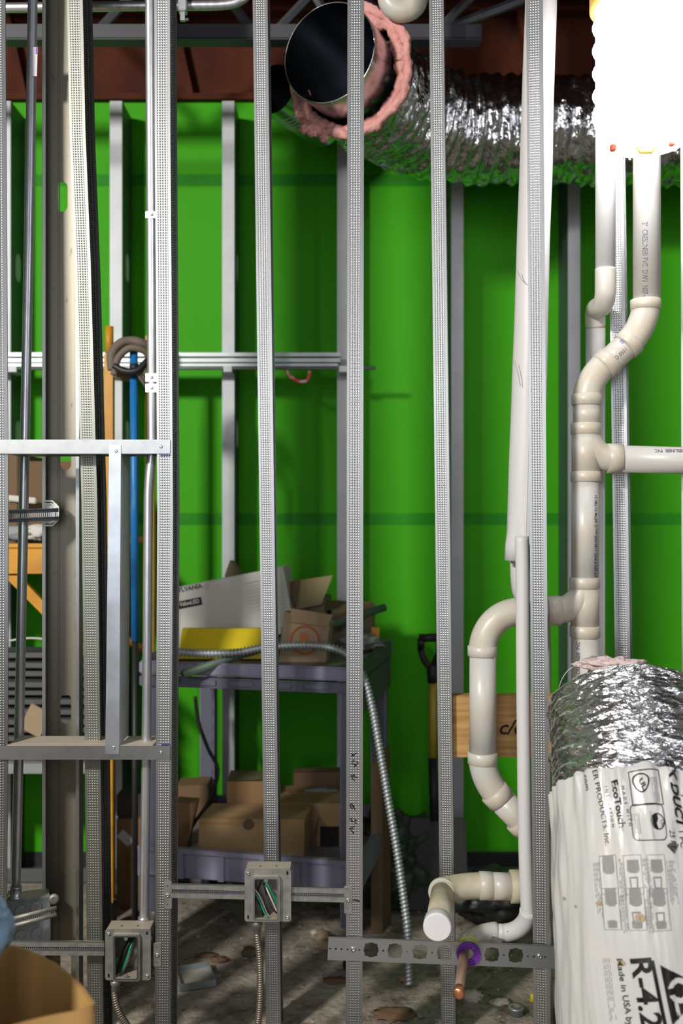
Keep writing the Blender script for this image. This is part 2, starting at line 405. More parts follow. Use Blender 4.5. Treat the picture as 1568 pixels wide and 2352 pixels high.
A2 = front_stud(798, 0, 794, 2352, 0, 38, 'galvanised stud with black marker handwriting on its dotted face', open_right=True)
A3 = front_stud(1208, 0, 1225, 2352, 0, 38, 'galvanised stud right beside the white bagged duct, thin white pipe along its left', open_right=False, yaw=-.19)
BY = .2
B1 = front_stud(580, 0, 611, 2352, BY, 34, 'galvanised stud standing behind the metal box centred between two front studs', lip=.012)
B2 = front_stud(985, 0, 1013, 2352, BY, 33, 'brightly lit stud behind the capped drain stub and the purple ring', open_right=True, yaw=-.13)
B3 = front_stud(1396, 380, 1412, 1500, BY, 34, 'galvanised stud behind the slanting drain pipe, top hidden by the lamp', yaw=-.34, open_right=True)
B4 = front_stud(1563, 0, 1568, 2352, BY, 38, 'thin edge of a stud at the right border below the lamp', open_right=True, yaw=-.345)

# marker writing on stud A2
def L(pts, y=-.0004): return [P(a, b, y) for a, b in pts]
strokes('marker_writing', [L([(806, 1730), (812, 1736), (806, 1737), (808, 1733)]), L([(808, 1735), (820, 1729)]), L([(806, 1748), (812, 1749), (806, 1753), (816, 1757)]), L([(810, 1745), (822, 1752), (812, 1762)]),
    L([(820, 1766), (821, 1767)]), L([(805, 1782), (820, 1786)]), L([(805, 1782), (815, 1780)]), L([(805, 1782), (814, 1794)]),
    L([(803, 1848), (808, 1846), (813, 1853), (808, 1859), (803, 1848)]), L([(806, 1846), (815, 1860)]), L([(803, 1882), (809, 1878)]), L([(803, 1878), (810, 1888), (803, 1886)]),
    L([(813, 1880), (818, 1884), (812, 1886), (818, 1892)]), L([(806, 1900), (812, 1905)]), L([(814, 1898), (803, 1903), (812, 1914)]), L([(806, 2068), (812, 2067), (826, 2070)])], M_INK, A2, r=.0013)
strokes('blue_mark', [L([(367+i*3, 1045+(i % 2)*2) for i in range(9)], -.001), L([(369+i*3, 1709+(i % 2)*2) for i in range(8)], -.001)], M_INKB, A1, r=.0011)

# leaning stud D (dotted face, dark hollow) and web-on stud C
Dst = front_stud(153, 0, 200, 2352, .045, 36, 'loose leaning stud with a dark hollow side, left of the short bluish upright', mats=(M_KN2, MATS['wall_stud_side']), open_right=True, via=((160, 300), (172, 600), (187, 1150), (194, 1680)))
CY = .15
mat('galvanised_edge', (.72, .72, .72), .5, .4)  # paler copy of the steel, paints the left lip as brightly lit
def stud_c():
    root = thing('metal_stud', 'stained galvanised stud turned web-on with oval slots, behind the leaning stud', 'stud', (P(135, 1176, CY).x, CY, 0))
    w = .088; dz = .036; s0 = P(97, 1200, CY); x0 = s0.x; lean = .0
    t = .0014; top = 3.06
    holes = []
    for py in (452, 1045, 1628, 2218):
        z = P(0, py, CY+dz).z; cxh = P(143, 452, CY+dz).x-x0 if py == 452 else P(151, 1045, CY+dz).x-x0
        holes.append(slot(cxh, z, .026, .072))
    me = plate([(0, 0), (w, 0), (w, top), (0, top)], holes, t, lambda x, y, z: Vector((x0+x, CY+dz-z, y)))
    link_mesh('web', me, M_ST2, root)
    b = MB()
    for xx in (.026, .030, .076): b.corners(x0+xx, x0+xx+.002, CY+dz-.003, CY+dz, 0, top)
    b.build('web_bead', M_ST2, root)
    for sgn, xx in ((1, x0), (-1, x0+w)):
        b = MB(); xa, xb = (xx, xx+t) if sgn > 0 else (xx-t, xx)
        b.corners(xa, xb, CY, CY+dz, 0, top)
        MB().corners(min(xx, xx+sgn*.008), max(xx, xx+sgn*.008), CY-t, CY-.0001, 0, top).build('lip', MATS['galvanised_edge'] if sgn > 0 else M_ST, root)
        for f in b.bm.faces:
            for lp in f.loops: lp[b.uv].uv = (lp.vert.co.y-CY, lp.vert.co.z)
        b.build('flange', M_KN2 if sgn < 0 else M_KN, root)
    return root
Cst = stud_c()

# wall studs in front of the green sheathing
wl = ['galvanised stud on the green wall, nearest the left edge', 'galvanised stud on the green wall behind the yellow scaffold post',
      'galvanised stud on the green wall, upright behind the white lamp carton', 'galvanised stud on the green wall, where the bundle of tracks ends',
      'galvanised stud on the green wall, between the bright stud and the white leaning pipe', 'galvanised stud on the green wall, just left of the drain stack']
for i, (pxl, right) in enumerate(((-4, 1), (252, 1), (510, 1), (774, 1), (1036, 0), (1304, 0))):
    x0 = P(pxl, 1176, SY).x; wd = 28/S(SY)
    r = thing('metal_stud', wl[i], 'stud', (x0+wd/2, SY, 0))
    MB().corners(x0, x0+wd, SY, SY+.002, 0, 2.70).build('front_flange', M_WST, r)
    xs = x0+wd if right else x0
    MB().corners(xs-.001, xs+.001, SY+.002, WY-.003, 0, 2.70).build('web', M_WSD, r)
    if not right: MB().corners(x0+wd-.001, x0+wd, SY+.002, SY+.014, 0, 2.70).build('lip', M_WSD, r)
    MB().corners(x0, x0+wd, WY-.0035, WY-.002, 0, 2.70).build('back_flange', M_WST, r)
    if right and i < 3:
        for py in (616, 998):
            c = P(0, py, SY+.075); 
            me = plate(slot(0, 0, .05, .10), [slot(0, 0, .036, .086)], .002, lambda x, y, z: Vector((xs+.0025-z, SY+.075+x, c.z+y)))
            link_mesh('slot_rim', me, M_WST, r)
            link_mesh('slot_plug', plate(slot(0, 0, .036, .086), [], .0015, lambda x, y, z: Vector((xs+.002-z, SY+.075+x, c.z+y))), M_PAPER, r)  # pale plate painted in for light showing through the slot
bt = thing('floor_track', 'grey bottom track along the foot of the green wall', 'track', (0, SY, 0))
MB().corners(-3.9, 3.9, SY-.006, SY-.003, 0, .05).corners(-3.9, 3.9, SY-.006, WY-.004, 0, .003).build('channel', mat('dull_track', (.14, .145, .155), .6, .3), bt)
struct(MB().corners(-4, 4, WY-.0015, WY+.013, 0, .055).build('baseboard_back', mat('dark_sill', (.03, .03, .03), .8)))

# ------------------------------------------------------------------ opening framing at left: two tracks and a short upright
def htrack(py0, py1, web_top, label, slope=0):
    a = P(-160, py0, 0); b = P(391, py0, 0); z1 = a.z; z0 = P(0, py1, 0).z; y = -.0028
    r = thing('metal_track', label, 'track', ((a.x+b.x)/2, 0, z0))
    m = MB(); m.corners(a.x, b.x, y-.0012, y, z0, z1); 
    zw = z1 if web_top else z0; x1 = P(357, 0, 0).x
    m.build('front_flange', M_ST, r)
    m = MB(); x2 = P(-30, 0, 0).x
    m.corners(P(12, 0, 0).x+.004, x1-.006, y-.0012, .092, zw-.0012, zw+.0002)
    m.build('web', mat('dusty_web', (.50, .43, .36), .7, .1) if web_top else M_WSD, r)
    for q in (370,): screw(P(q, (py0+py1)/2, y-.001), (0, -1, 0), r, .0035)
    return r
T1 = htrack(1010, 1042, False, 'upper short galvanised track screwed across the left studs')
T2 = htrack(1712, 1744, True, 'lower short galvanised track with dusty top across the left studs')
def upright():
    r = thing('metal_track', 'short bluish galvanised upright between the upper and lower tracks', 'track', (P(262, 1700, 0).x, 0, P(0, 1712, 0).z+.001))
    y = -.0062; t = .0012; dep = .094
    zt = P(0, 1022, 0).z; zb = P(0, 1731, 0).z; z1 = P(0, 1042, 0).z; z2 = P(0, 1711, 0).z
    xa = [P(252, 1022, 0).x, P(279, 1022, 0).x]; xb = [P(243, 1731, 0).x, P(275, 1731, 0).x]
    MB().poly([(xb[0], y, zb), (xb[1], y, zb), (xa[1], y, zt), (xa[0], y, zt)], (0, t, 0)).build('front_flange', mat('galvanised_bluish', (.55, .60, .70), .36, .85, var=(12, (.40, .42, .46), .4, .7)), r)
    MB().poly([(xb[1]-t, y+t, z2+.002), (xb[1]-t, dep, z2+.002), (xa[1]-t, dep, z1-.0), (xa[1]-t, y+t, z1-.0)], (t, 0, 0)).build('web', mat('oxidised_web', (.45, .46, .49), .6, .25, var=(7, (.36, .31, .27), .5, .75)), r)
    MB().poly([(xb[0], dep-t, z2+.002), (xb[1], dep-t, z2+.002), (xa[1], dep-t, z1), (xa[0], dep-t, z1)], (0, t, 0)).build('back_flange', M_ST, r)
    screw(P(267, 1036, y), (0, -1, 0), r, .0035); screw(P(261, 1717, y), (0, -1, 0), r, .0035)
upright()

# ------------------------------------------------------------------ conduits at left
e1 = thing('steel_conduit', 'long straight steel conduit leaning down to the bluish junction box', 'conduit', P(35, 2350, .1))
pts = smooth_path([P(76, -160, .1), P(75, 0, .1), P(66, 560, .1), P(55, 1120, .1), P(44, 1680, .1), P(36, 2040, .1)])
MB().tube(pts, .0112, 20).build('tube', M_EMT, e1)
c0, c1 = P(37, 2035, .1), P(35, 2062, .1)
MB().lathe([(.0135, 0), (.0142, .002), (.0135, .004), (.0135, .022), (.0165, .023), (.0165, .029)], c0, c1-c0, 20).build('connector', M_EMT, e1)
screw(c0.lerp(c1, .4)+Vector((-.012, -.008, 0)), (-1, -.5, 0), e1)
a, b = P(79, 108, .088), P(77, 175, .088)
MB().poly([a+Vector((-.006, 0, 0)), a+Vector((.0075, 0, 0)), b+Vector((.0075, 0, 0)), b+Vector((-.006, 0, 0))], (0, .0012, 0)).build('sticker', M_PAPERS, e1)
MB().poly([P(82, 107, .087), P(87, 107, .087), P(87, 124, .087), P(82, 124, .087)], (0, .0006, 0)).build('sticker_stripe', M_PUR, e1)

e2 = thing('steel_conduit', 'bent steel conduit running beside the bright stud into the lower metal box', 'conduit', P(331, 2120, .045))
ey = .045
pts = smooth_path([P(343, -160, ey), P(344, 0, ey), P(347, 500, ey), P(349, 985, ey), P(348, 1040, ey), P(342, 1110, ey), P(340, 1200, ey), P(337, 1600, ey), P(331, 2110, ey), P(330, 2128, ey)])
MB().tube(pts, .0108, 20).build('tube', M_EMT, e2)
c0, c1 = P(331, 2106, ey), P(330, 2130, ey)
MB().lathe([(.0135, 0), (.0142, .003), (.013, .005), (.013, .02)], c0, c1-c0, 18).build('connector', M_EMT, e2)
for yy in (495, 868, 892):
    c = P(348, yy, ey-.004)
    MB().box(c+Vector((0, -.004, 0)), (.026, .007, .016 if yy == 495 else .020), bev=.001).build('clip', M_EMT, e2)
    screw(c+Vector((.002, -.0078, 0)), (0, -1, 0), e2, .003)

# ceiling conduit
e3 = thing('steel_conduit', 'horizontal steel conduit at the top edge, curving up at its right end', 'conduit', P(250, 20, .4))
MB().tube(smooth_path([P(-200, 18, .4), P(0, 18, .4), P(300, 14, .4), P(440, 13, .4), P(510, 11, .4), P(550, 2, .4), P(575, -25, .4), P(580, -80, .4)]), .0125, 18).build('tube', M_EMT, e3)
c = P(421, 14, .39)
MB().box(c+Vector((0, -.01, 0)), (.022, .03, .045), bev=.002).box(c+Vector((0, -.012, -.03)), (.012, .01, .03)).build('clamp', M_EMT, e3)
MB().cyl(c+Vector((.0, 0, -.036)), c+Vector((.014, -.004, -.036)), .004).build('bolt', M_SCREW, e3)

# ------------------------------------------------------------------ electrical boxes
def elbox(x0, x1, y0, y1, ox0, ox1, oy0, oy1, wires, label):
    yf = -.016; s = S(yf); X0, X1 = P(x0, 0, yf).x, P(x1, 0, yf).x; Z1, Z0 = P(0, y0, yf).z, P(0, y1, yf).z
    r = thing('electrical_box', label, 'electrical box', ((X0+X1)/2, yf, Z0))
    a0, a1 = P(ox0, 0, yf).x, P(ox1, 0, yf).x; b1, b0 = P(0, oy0, yf).z, P(0, oy1, yf).z
    cx, cz = (X0+X1)/2, (Z0+Z1)/2
    hole = rrect(a0, a1, b0, b1, .004)
    me = plate(rrect(X0, X1, Z0, Z1, .006), [hole, slot(X1-.008, Z1-.010, .004, .009), slot(X0+.008, Z0+.010, .004, .010)], .002, lambda x, y, z: Vector((x, yf+.006-z, y)))
    link_mesh('cover_plate', me, M_STD, r)
    lip = plate(rrect(a0-.006, a1+.006, b0-.006, b1+.006, .006), [hole], .009, lambda x, y, z: Vector((x, yf+.001-z, y)))
    link_mesh('raised_ring', lip, M_STD, r)
    me = plate(rrect(a0-.0035, a1+.0035, b0-.0035, b1+.0035, .005), [hole], .001, lambda x, y, z: Vector((x, yf-.004-z, y)))
    link_mesh('ring_lip', me, M_ST, r)
    b = MB(); yb = .040; t = .0016; ya = yf+.007
    b.corners(X0+.002, X1-.002, ya, yb, Z1-t-.002, Z1-.002).corners(X0+.002, X1-.002, ya, yb, Z0+.002, Z0+t+.002)
    b.corners(X0+.002, X0+t+.002, ya, yb, Z0+.002, Z1-.002).corners(X1-t-.002, X1-.002, ya, yb, Z0+.002, Z1-.002)
    b.corners(X0+.002, X1-.002, yb-t, yb, Z0+.002, Z1-.002)
    b.build('box_body', M_STD, r)
    for xx in (cx-.018, cx+.018): MB().cyl((xx, .010, Z1-.0025), (xx, .010, Z1-.0012), .0022, seg=10).build('pry_hole', M_BLACK, r)
    for zz in (cz-.025, cz+.025): MB().cyl((X1-.003, .013, zz), (X1-.001, .013, zz), .009, seg=16).build('knockout', M_ST, r)
    for q in ((X0+.008, Z1-.010), (X1-.008, Z0+.010)): screw((q[0], yf+.004, q[1]), (0, -1, 0), r)
    for zz in (b1-.004, b0+.004):
        MB().cyl(((a0+a1)/2, yf+.002, zz), ((a0+a1)/2, yf-.003, zz), .0042, seg=14).build('screw_ear', M_STD, r)
    for m, pl in wires:
        MB().tube(smooth_path([P(u, v, yy) for u, v, yy in pl], 6), .0019, 8).build('wire', m, r)
    return r
g, wh, bk = M_GW, M_WW, M_BLACK
elbox(561, 668, 1997, 2119, 585, 637, 2018, 2110, [
    (g, [(604, 2030, .02), (612, 2030, 0), (625, 2052, .002), (640, 2085, .01)]), (wh, [(608, 2032, .02), (620, 2058, .006), (636, 2094, .012)]),
    (bk, [(606, 2030, .03), (618, 2075, .01), (636, 2098, .012)]), (g, [(580, 2045, .01), (594, 2065, 0), (608, 2098, .003), (622, 2108, .004), (640, 2106, .01)]),
    (wh, [(580, 2036, .01), (598, 2062, .006), (614, 2100, .01), (632, 2111, .01)]), (bk, [(582, 2052, .012), (598, 2080, .01), (606, 2108, .02)]), (bk, [(600, 2022, .02), (590, 2050, .02), (584, 2080, .02)])],
    'square metal box with green wires hung centred on a bar between two studs')
elbox(240, 345, 2136, 2254, 264, 315, 2151, 2246, [
    (g, [(312, 2150, .02), (300, 2175, .0), (290, 2205, 0), (276, 2242, .008)]), (wh, [(314, 2152, .025), (303, 2175, .006), (290, 2215, .008), (272, 2246, .01)]),
    (bk, [(308, 2150, .02), (292, 2175, .008), (275, 2215, .006), (268, 2242, .01)]), (g, [(270, 2200, .014), (264, 2215, .012), (262, 2240, .02)]), (bk, [(300, 2150, .03), (280, 2190, .02), (270, 2240, .02)]), (wh, [(270, 2236, .01), (290, 2244, .012), (310, 2248, .02)])],
    'square metal box with green wires near the cardboard bin, fed by the bent conduit')

def mount_bar(xa, xb, ya, yb, label, tabs=(), y=.002):
    """box mounting bar from pixel (xa,ya) to (xb,yb): two flat rails joined by a toothed groove"""
    A, B = P(xa, ya, y), P(xb, yb, y); d = (B-A); Ln = d.length; u = d.normalized(); n = Vector((-u.z, 0, u.x))
    r = thing('mounting_bar', label, 'bracket', A.lerp(B, .5))
    def strip(z0, z1, yy, th, m, name, a=0., bb=1.):
        p = A+d*a; q = A+d*bb
        MB().poly([p+n*z0+Vector((0, yy, 0)), q+n*z0+Vector((0, yy, 0)), q+n*z1+Vector((0, yy, 0)), p+n*z1+Vector((0, yy, 0))], (0, th, 0)).build(name, m, r)
    strip(.003, .016, -.004, .0015, M_STD, 'rail'); strip(.0145, .0165, -.0055, .004, M_ST, 'rail_edge')
    strip(-.016, -.003, -.004, .0015, M_STD, 'rail'); strip(-.0045, -.0025, -.0055, .004, M_ST, 'rail_edge')
    strip(-.003, .003, -.0005, .001, M_WSD, 'groove')
    b = MB(); k = 0
    for i in range(int(Ln/.0042)):
        p = A+u*(.003+i*.0042); b.box(p+Vector((0, -.0018, 0)), (.0018, .002, .003))
    b.build('teeth', M_ST, r)
    for (tx, ty0, ty1) in tabs:
        a, b_ = P(tx, ty0, -.002), P(tx, ty1, -.002); c = a.lerp(b_, .5)
        me = plate(rrect(-.009, .009, -abs(a.z-b_.z)/2, abs(a.z-b_.z)/2, .003), [circ(0, abs(a.z-b_.z)*.33, .0018, 10), circ(0, -abs(a.z-b_.z)*.33, .0018, 10)], .0014, lambda x, yv, z: Vector((c.x+x, -.0016-z, c.z+yv)))
        link_mesh('tab', me, M_STD, r)
        screw(c+Vector((0, -.001, 0)), (0, -1, 0), r, .005)
    return r
mount_bar(392, 562, 2044, 2048, 'left half of the toothed bar carrying the centred box', [(385, 2024, 2088)])
mount_bar(668, 800, 2052, 2055, 'right half of the toothed bar carrying the centred box', [(799, 2035, 2098)])
mount_bar(-120, 240, 2175, 2177, 'toothed bar running left from the lower metal box', [(361, 2166, 2220)])
# bar and white clip by stud C
def clip_bar():
    A, B = P(-20, 1187, .0), P(134, 1181, .118); d = B-A; u = d.normalized(); n = Vector((0, 0, 1))
    r = thing('mounting_bar', 'dark ribbed bar reaching the white clip on the slotted stud', 'bracket', A.lerp(B, .5))
    for z0, z1 in ((.005, .0145), (-.0145, -.005)):
        MB().poly([A+n*z0, B+n*z0, B+n*z1, A+n*z1], (0, .002, 0)).build('rail', M_WSD, r)
        MB().poly([A+n*(z1-.002), B+n*(z1-.002), B+n*z1, A+n*z1], (0, -.003, 0)).build('rail_edge', M_STD, r)
    b = MB()
    for i in range(32): b.box(A+d*(i/32)+Vector((0, .001, 0)), (.0025, .002, .009))
    b.build('teeth', M_ST, r)
    c = P(117, 1179, CY-.016)
    k = thing('clip', 'white folded clip on the edge of the slotted stud', 'clip', c)
    o = [(-.019, -.031), (.004, -.031), (.019, -.016), (.019, .016), (.004, .031), (-.019, .031)]
    for i, (sc, yy) in enumerate(((1, 0), (.78, -.0015), (.55, -.003))):
        me = plate([(x*sc, z*sc) for x, z in o], [[(x*sc*.82, z*sc*.86) for x, z in o]] if i < 2 else [], .0014, lambda x, yv, z: Vector((c.x+x, c.y+yy-z, c.z+yv)))
        link_mesh('fold', me, M_CLIP, k)
    MB().box(c+Vector((-.001, .0022, 0)), (.030, .0012, .046)).build('back_plate', M_CLIP, k)
clip_bar()

# blue-grey junction box under conduit e1
def jbox():
    R = Matrix.Rotation(math.radians(22), 3, 'Z'); c = P(64, 2106, .12)
    r = thing('electrical_box', 'bluish junction box with round knockouts at the foot of the straight conduit', 'electrical box', c-Vector((0, 0, .055)))
    MB().box(c, (.098, .055, .105), R, bev=.002).build('box_body', M_STB, r)
    fr = R @ Vector((0, -.028, 0)); ux = R @ Vector((1, 0, 0))
    for (u, v, m) in ((-.02, .026, M_STB), (.016, .030, M_EMT), (-.02, -.03, M_STB), (.016, -.03, M_STB)):
        q = c+fr+ux*u+Vector((0, 0, v)); dd = R @ Vector((0, -1, 0))
        MB().lathe([(.0125, 0), (.0125, .0012), (.0105, .0016), (.0095, .0006)], q, dd, 20).build('knockout', m, r)
    q = thing('mounting_bar', 'slanting toothed bar across the bluish junction box', 'bracket', c+Vector((0, -.06, 0)))
    A, B = P(18, 2120, .02), P(130, 2092, .055); d = B-A; n = Vector((0, 0, 1))
    for z0, z1 in ((.003, .011), (-.013, -.005)):
        MB().tube([A+n*(z0+z1)/2, B+n*(z0+z1)/2], .005, 8).build('rail', M_STD, q)
    b = MB()
    for i in range(24): b.box(A+d*(i/24), (.0022, .0025, .006))
    b.build('teeth', M_ST, q)
    MB().lathe([(.012, 0), (.012, .006), (.007, .008)], B+Vector((-.012, .02, .02)), (.3, -1, .0), 16).build('nut', M_STD, q)
jbox()

def armored(name, pts, r, label, m=M_STD, pitch=.006, seg=12, cat='cable', conn=None):
    t = thing(name, label, cat, pts[-1])
    p = smooth_path(pts, 12); L_ = sum((p[i+1]-p[i]).length for i in range(len(p)-1))
    n = int(L_/(pitch/4)); q = []; acc = [0]
    for i in range(len(p)-1): acc.append(acc[-1]+(p[i+1]-p[i]).length)
    j = 0
    for i in range(n+1):
        s = L_*i/n
        while j < len(p)-2 and acc[j+1] < s: j += 1
        q.append(p[j].lerp(p[j+1], (s-acc[j])/max(1e-9, acc[j+1]-acc[j])))
    MB().tube(q, r, seg, disp=lambda i, a, c: r*.26*math.cos(2*PI*(i/4)+a)).build('armor', m, t)
    if conn: MB().lathe([(r*1.9, 0), (r*1.9, .012), (r*1.5, .014), (r*1.5, .026)], conn[0], Vector(conn[1]), 16).build('connector', M_STD, t)
    return t
armored('armored_cable', [P(592, 2116, .01), P(590, 2150, .015), P(596, 2200, .02), P(597, 2290, .03), P(592, 2352, .04), P(580, 2440, .06)], .0065, 'brownish armored cable hanging below the centred box', mat('cable_armor_dull', (.30, .25, .21), .45, .8), .0055, conn=(P(590, 2112, .01), (0, 0, -1)))
armored('armored_cable', [P(266, 2252, .01), P(263, 2280, .01), P(268, 2310, .012), P(285, 2345, .02), P(330, 2400, .05), P(400, 2440, .1)], .0065, 'brownish armored cable curling down from the box near the cardboard bin', MATS['cable_armor_dull'], .0055, conn=(P(266, 2248, .01), (0, 0, -1)))

# ------------------------------------------------------------------ copper stub bracket
def stub_bracket():
    a, b = P(753, 2177, -.003), P(1290, 2198, -.003); d = b-a; u = d.normalized(); n = Vector((-u.z, 0, u.x)); sc = S(-.003)
    r = thing('pipe_bracket', 'long flat metal bracket with a row of round holes screwed across studs', 'bracket', a.lerp(b, .5))
    hh = .0262; Ln = d.length
    def mp(x, y, z): return a+u*x+n*y+Vector((0, -.0012-z, 0))
    holes = []
    def gear(x):
        o = []
        for k in range(32):
            ang = 2*PI*k/32; rr = .0165+(.0035 if k % 8 == 4 else 0); o.append((x+rr*math.cos(ang), rr*math.sin(ang)))
        return o
    for px in (852, 907, 964, 1020, 1075, 1129, 1184): holes.append(gear((px-753)/sc))
    for px in (758, 771, 784, 798, 825, 880, 935, 992, 1048, 1102, 1157, 1212, 1226, 1252): holes.append(circ((px-753)/sc, -.001, .0024, 10))
    link_mesh('plate', plate([(0, -hh), (Ln, -hh), (Ln, hh), (0, hh)], holes, .0016, mp), mat('bracket_steel', (.40, .41, .43), .42, .85), r)
    MB().poly([mp(0, hh-.002, .0), mp(Ln, hh-.002, .0), mp(Ln, hh, .0), mp(0, hh, .0)], (0, -.002, 0)).build('folded_edge', M_ST, r)
    screw(mp((811-753)/sc, 0, .001), (0, -1, 0), r, .006); screw(mp((1239-753)/sc, 0, .001), (0, -1, 0), r, .006)
    return mp((1075-753)/sc, 0, 0), r
CI, BR = stub_bracket()
pu = thing('pipe_insert', 'purple plastic ring holding the copper stub in the flat bracket', 'pipe insert', CI-Vector((0, 0, .025)))
me = plate(circ(0, 0, .0252, 36), [circ(0, 0, .0118, 24)]+[[(rr*math.cos(a), rr*math.sin(a)) for rr, a in ((.0150, k*PI/4-.2), (.0180, k*PI/4-.2), (.0180, k*PI/4+.2), (.0150, k*PI/4+.2))] for k in range(8)], .004, lambda x, y, z: Vector((CI.x+x, CI.y-.0035-z, CI.z+y)))
link_mesh('ring', me, M_PUR, pu)
MB().lathe([(.0258, 0), (.0258, .002), (.0235, .0025)], CI+Vector((0, -.0055, 0)), (0, 1, 0), 32).build('rim', M_PUR, pu) if False else None
MB().tube([CI+Vector((.0252*math.cos(a), -.006, .0252*math.sin(a))) for a in [2*PI*k/36 for k in range(37)]], .0018, 8).build('rim', M_PUR, pu)
MB().tube([CI+Vector((.022*math.cos(a), .010, .010+.022*math.sin(a))) for a in [PI*k/20 for k in range(21)]], .003, 8).build('lime_collar', M_LIME, pu)
cu = thing('copper_stub', 'short capped copper pipe poking out through the purple ring', 'pipe', CI+Vector((-.02, -.1, -.012)))
ce = P(1053, 2280, -.18); cb = CI+Vector((0, .05, 0))
MB().tube([cb, ce], .0108, 20).build('pipe', M_COPPER, cu)
dd = (ce-cb).normalized()
MB().lathe([(.0122, -.014), (.0124, 0), (.0122, .004), (.0085, .0065), (.0, .007)], ce, dd, 24).build('end_cap', M_COPPERB, cu)

# ------------------------------------------------------------------ drain pipes
PY = .13
def drain():
    r = thing('drain_pipe', 'cream plastic drain stack with tee branches rising up to the lamp', 'pipe', P(1344, 2352, PY))
    R_ = .0318
    def pipe(a, b, m=M_PVCP, rr=R_, name='pipe'): return MB().tube([a, b], rr, 32).build(name, m, r)
    def hub(a, b, rr=R_+.0036, m=M_PVC):
        d = Vector(b)-Vector(a); Lh = d.length
        return MB().lathe([(rr-.002, 0), (rr, .0012), (rr, Lh-.0012), (rr-.002, Lh)], a, d, 36).build('hub', m, r)
    def elbow(pts, rr=R_+.001, m=M_PVC): return MB().tube(pts, rr, 32).build('elbow', m, r)
    y = PY; q = lambda a, b, yy=y: P(a, b, yy)
    up = pipe(q(1485, -160), q(1485, 700))
    hub(q(1482, 688), q(1482, 712))
    elbow(bend(q(1482, 705), q(1480, 758), q(1440, 790), 12))
    v = (q(1390, 838)-q(1442, 790)).normalized()
    hub(q(1453, 780), q(1453, 780)+v*.027)
    dg = pipe(q(1450, 783), q(1385, 843))
    hub(q(1402, 827)-v*.002, q(1402, 827)+v*.027)
    elbow(bend(q(1394, 834), q(1349, 866), q(1347, 912), 12))
    hub(q(1347, 905), q(1347, 931))
    pipe(q(1347, 925), q(1347, 980))
    hub(q(1345, 972), q(1345, 998))
    MB().tube([q(1345, 990), q(1345, 1095)], R_+.0012, 32).build('tee_body', M_PVC, r)
    MB().tube(bend(q(1345, 985), q(1346, 1053), q(1402, 1053), 12), R_*1.0, 28).build('tee_branch', M_PVC, r)
    hub(q(1393, 1053), q(1425, 1053.5))
    hr = pipe(q(1418, 1054), q(1800, 1063))
    hub(q(1345, 1083), q(1345, 1107))
    lp = pipe(q(1344, 1100), q(1343, 1335))
    hub(q(1342, 1326), q(1342, 1352))
    MB().tube([q(1343, 1345), q(1343, 1445)], R_+.0012, 32).build('tee_body', M_PVC, r)
    MB().tube(bend(q(1342, 1340), q(1341, 1403), q(1275, 1403), 12), R_*1.0, 28).build('tee_branch', M_PVC, r)
    hub(q(1343, 1437), q(1343, 1464))
    lo = MB().tube([q(1343, 1455), Vector((q(1343, 1455).x, y, 0.0))], R_, 32).build('pipe', M_PVCP, r)
    hub(q(1287, 1403), q(1254, 1403))
    pipe(q(1265, 1403), q(1175, 1405))
    elbow(bend(q(1190, 1405), q(1108, 1405), q(1108, 1495), 16))
    hub(q(1108, 1483), q(1108, 1507), m=M_PVCP)
    pipe(q(1109, 1500), q(1108, 1735))
    hub(q(1108, 1727), q(1108, 1754), m=M_PVCP)
    elbow(bend(q(1108, 1745), q(1108, 1798), q(1150, 1833), 12), m=M_PVCP)
    v = (q(1195, 1888)-q(1140, 1826)).normalized()
    hub(q(1132, 1816), q(1132, 1816)+v*.030)
    pipe(q(1140, 1826), q(1222, 1912))
    hub(q(1189, 1880), q(1189, 1880)+v*.026)
    rr = .0315
    elbow(bend(q(1215, 1905), q(1245, 1935), q(1245, 1990), 8)); elbow(bend(q(1245, 1985), q(1245, 2035), q(1190, 2037), 8))
    hub(q(1198, 2036), q(1171, 2036), rr+.0065, M_PVCD)
    pipe(q(1175, 2036), q(1125, 2035), rr=.0315)
    hub(q(1131, 2035), q(1100, 2034), rr+.001, M_PVC)
    E = Vector((.24, PY, .395)); tip = Vector((.2045, -.095, .395))
    elbow(bend(q(1110, 2034), E+Vector((.018, 0.01, 0)), E+(tip-E)*.16, 14), .030, M_PVCD)
    e2_ = E+(tip-E)*.10
    u = (tip-E).normalized()
    MB().lathe([(.0315, 0), (.033, .002), (.033, .012), (.0315, .014)], E+u*.024, u, 32).build('hub', M_PVC, r)
    MB().tube([e2_, tip], .0262, 28).build('stub', M_PVCD, r)
    MB().lathe([(.0285, -.03), (.0300, -.028), (.0305, 0), (.0302, .004), (.0280, .006)], tip, u, 36).build('end_cap', M_CAP, r)
    # printing on the pipes
    def on_cyl(p0, d, ang, s, size, m, nm='printing', **k):
        d = Vector(d).normalized(); base = Vector((0, -1, 0)); sd = d.cross(base)
        def mp(x, yv, z):
            a = ang+yv/R_; return p0+d*x+(base*math.cos(a)+(-sd)*math.sin(a))*(R_+.0004)
        letters(nm, s, size, mp, m, r, **k)
    on_cyl(q(1485, 518), (0, 0, -1), -.45, "2\"  CRESLINE\u00ae PVC  DWV  NSF-dwv", .0175, M_INKP, sx=.70)
    on_cyl(q(1344, 1325), (0, 0, 1), .0-.62, "AT 073 F PVC 1120 NSF-pw-G ASTM D1785-21", .0125, M_INKP, sx=.78, bold=.01)
    on_cyl(q(1343, 1545), (0, 0, 1), .72, "CRESLINE\u00ae  PVC", .0125, M_INKP, sx=.82, bold=.012)
    on_cyl(q(1570, 1056), (-1, 0, 0), -.68, "CRESLINE\u00ae  PVC", .0130, M_INKP, sx=.8, bold=.01)
    v = (q(1442, 790)-q(1390, 838)).normalized()
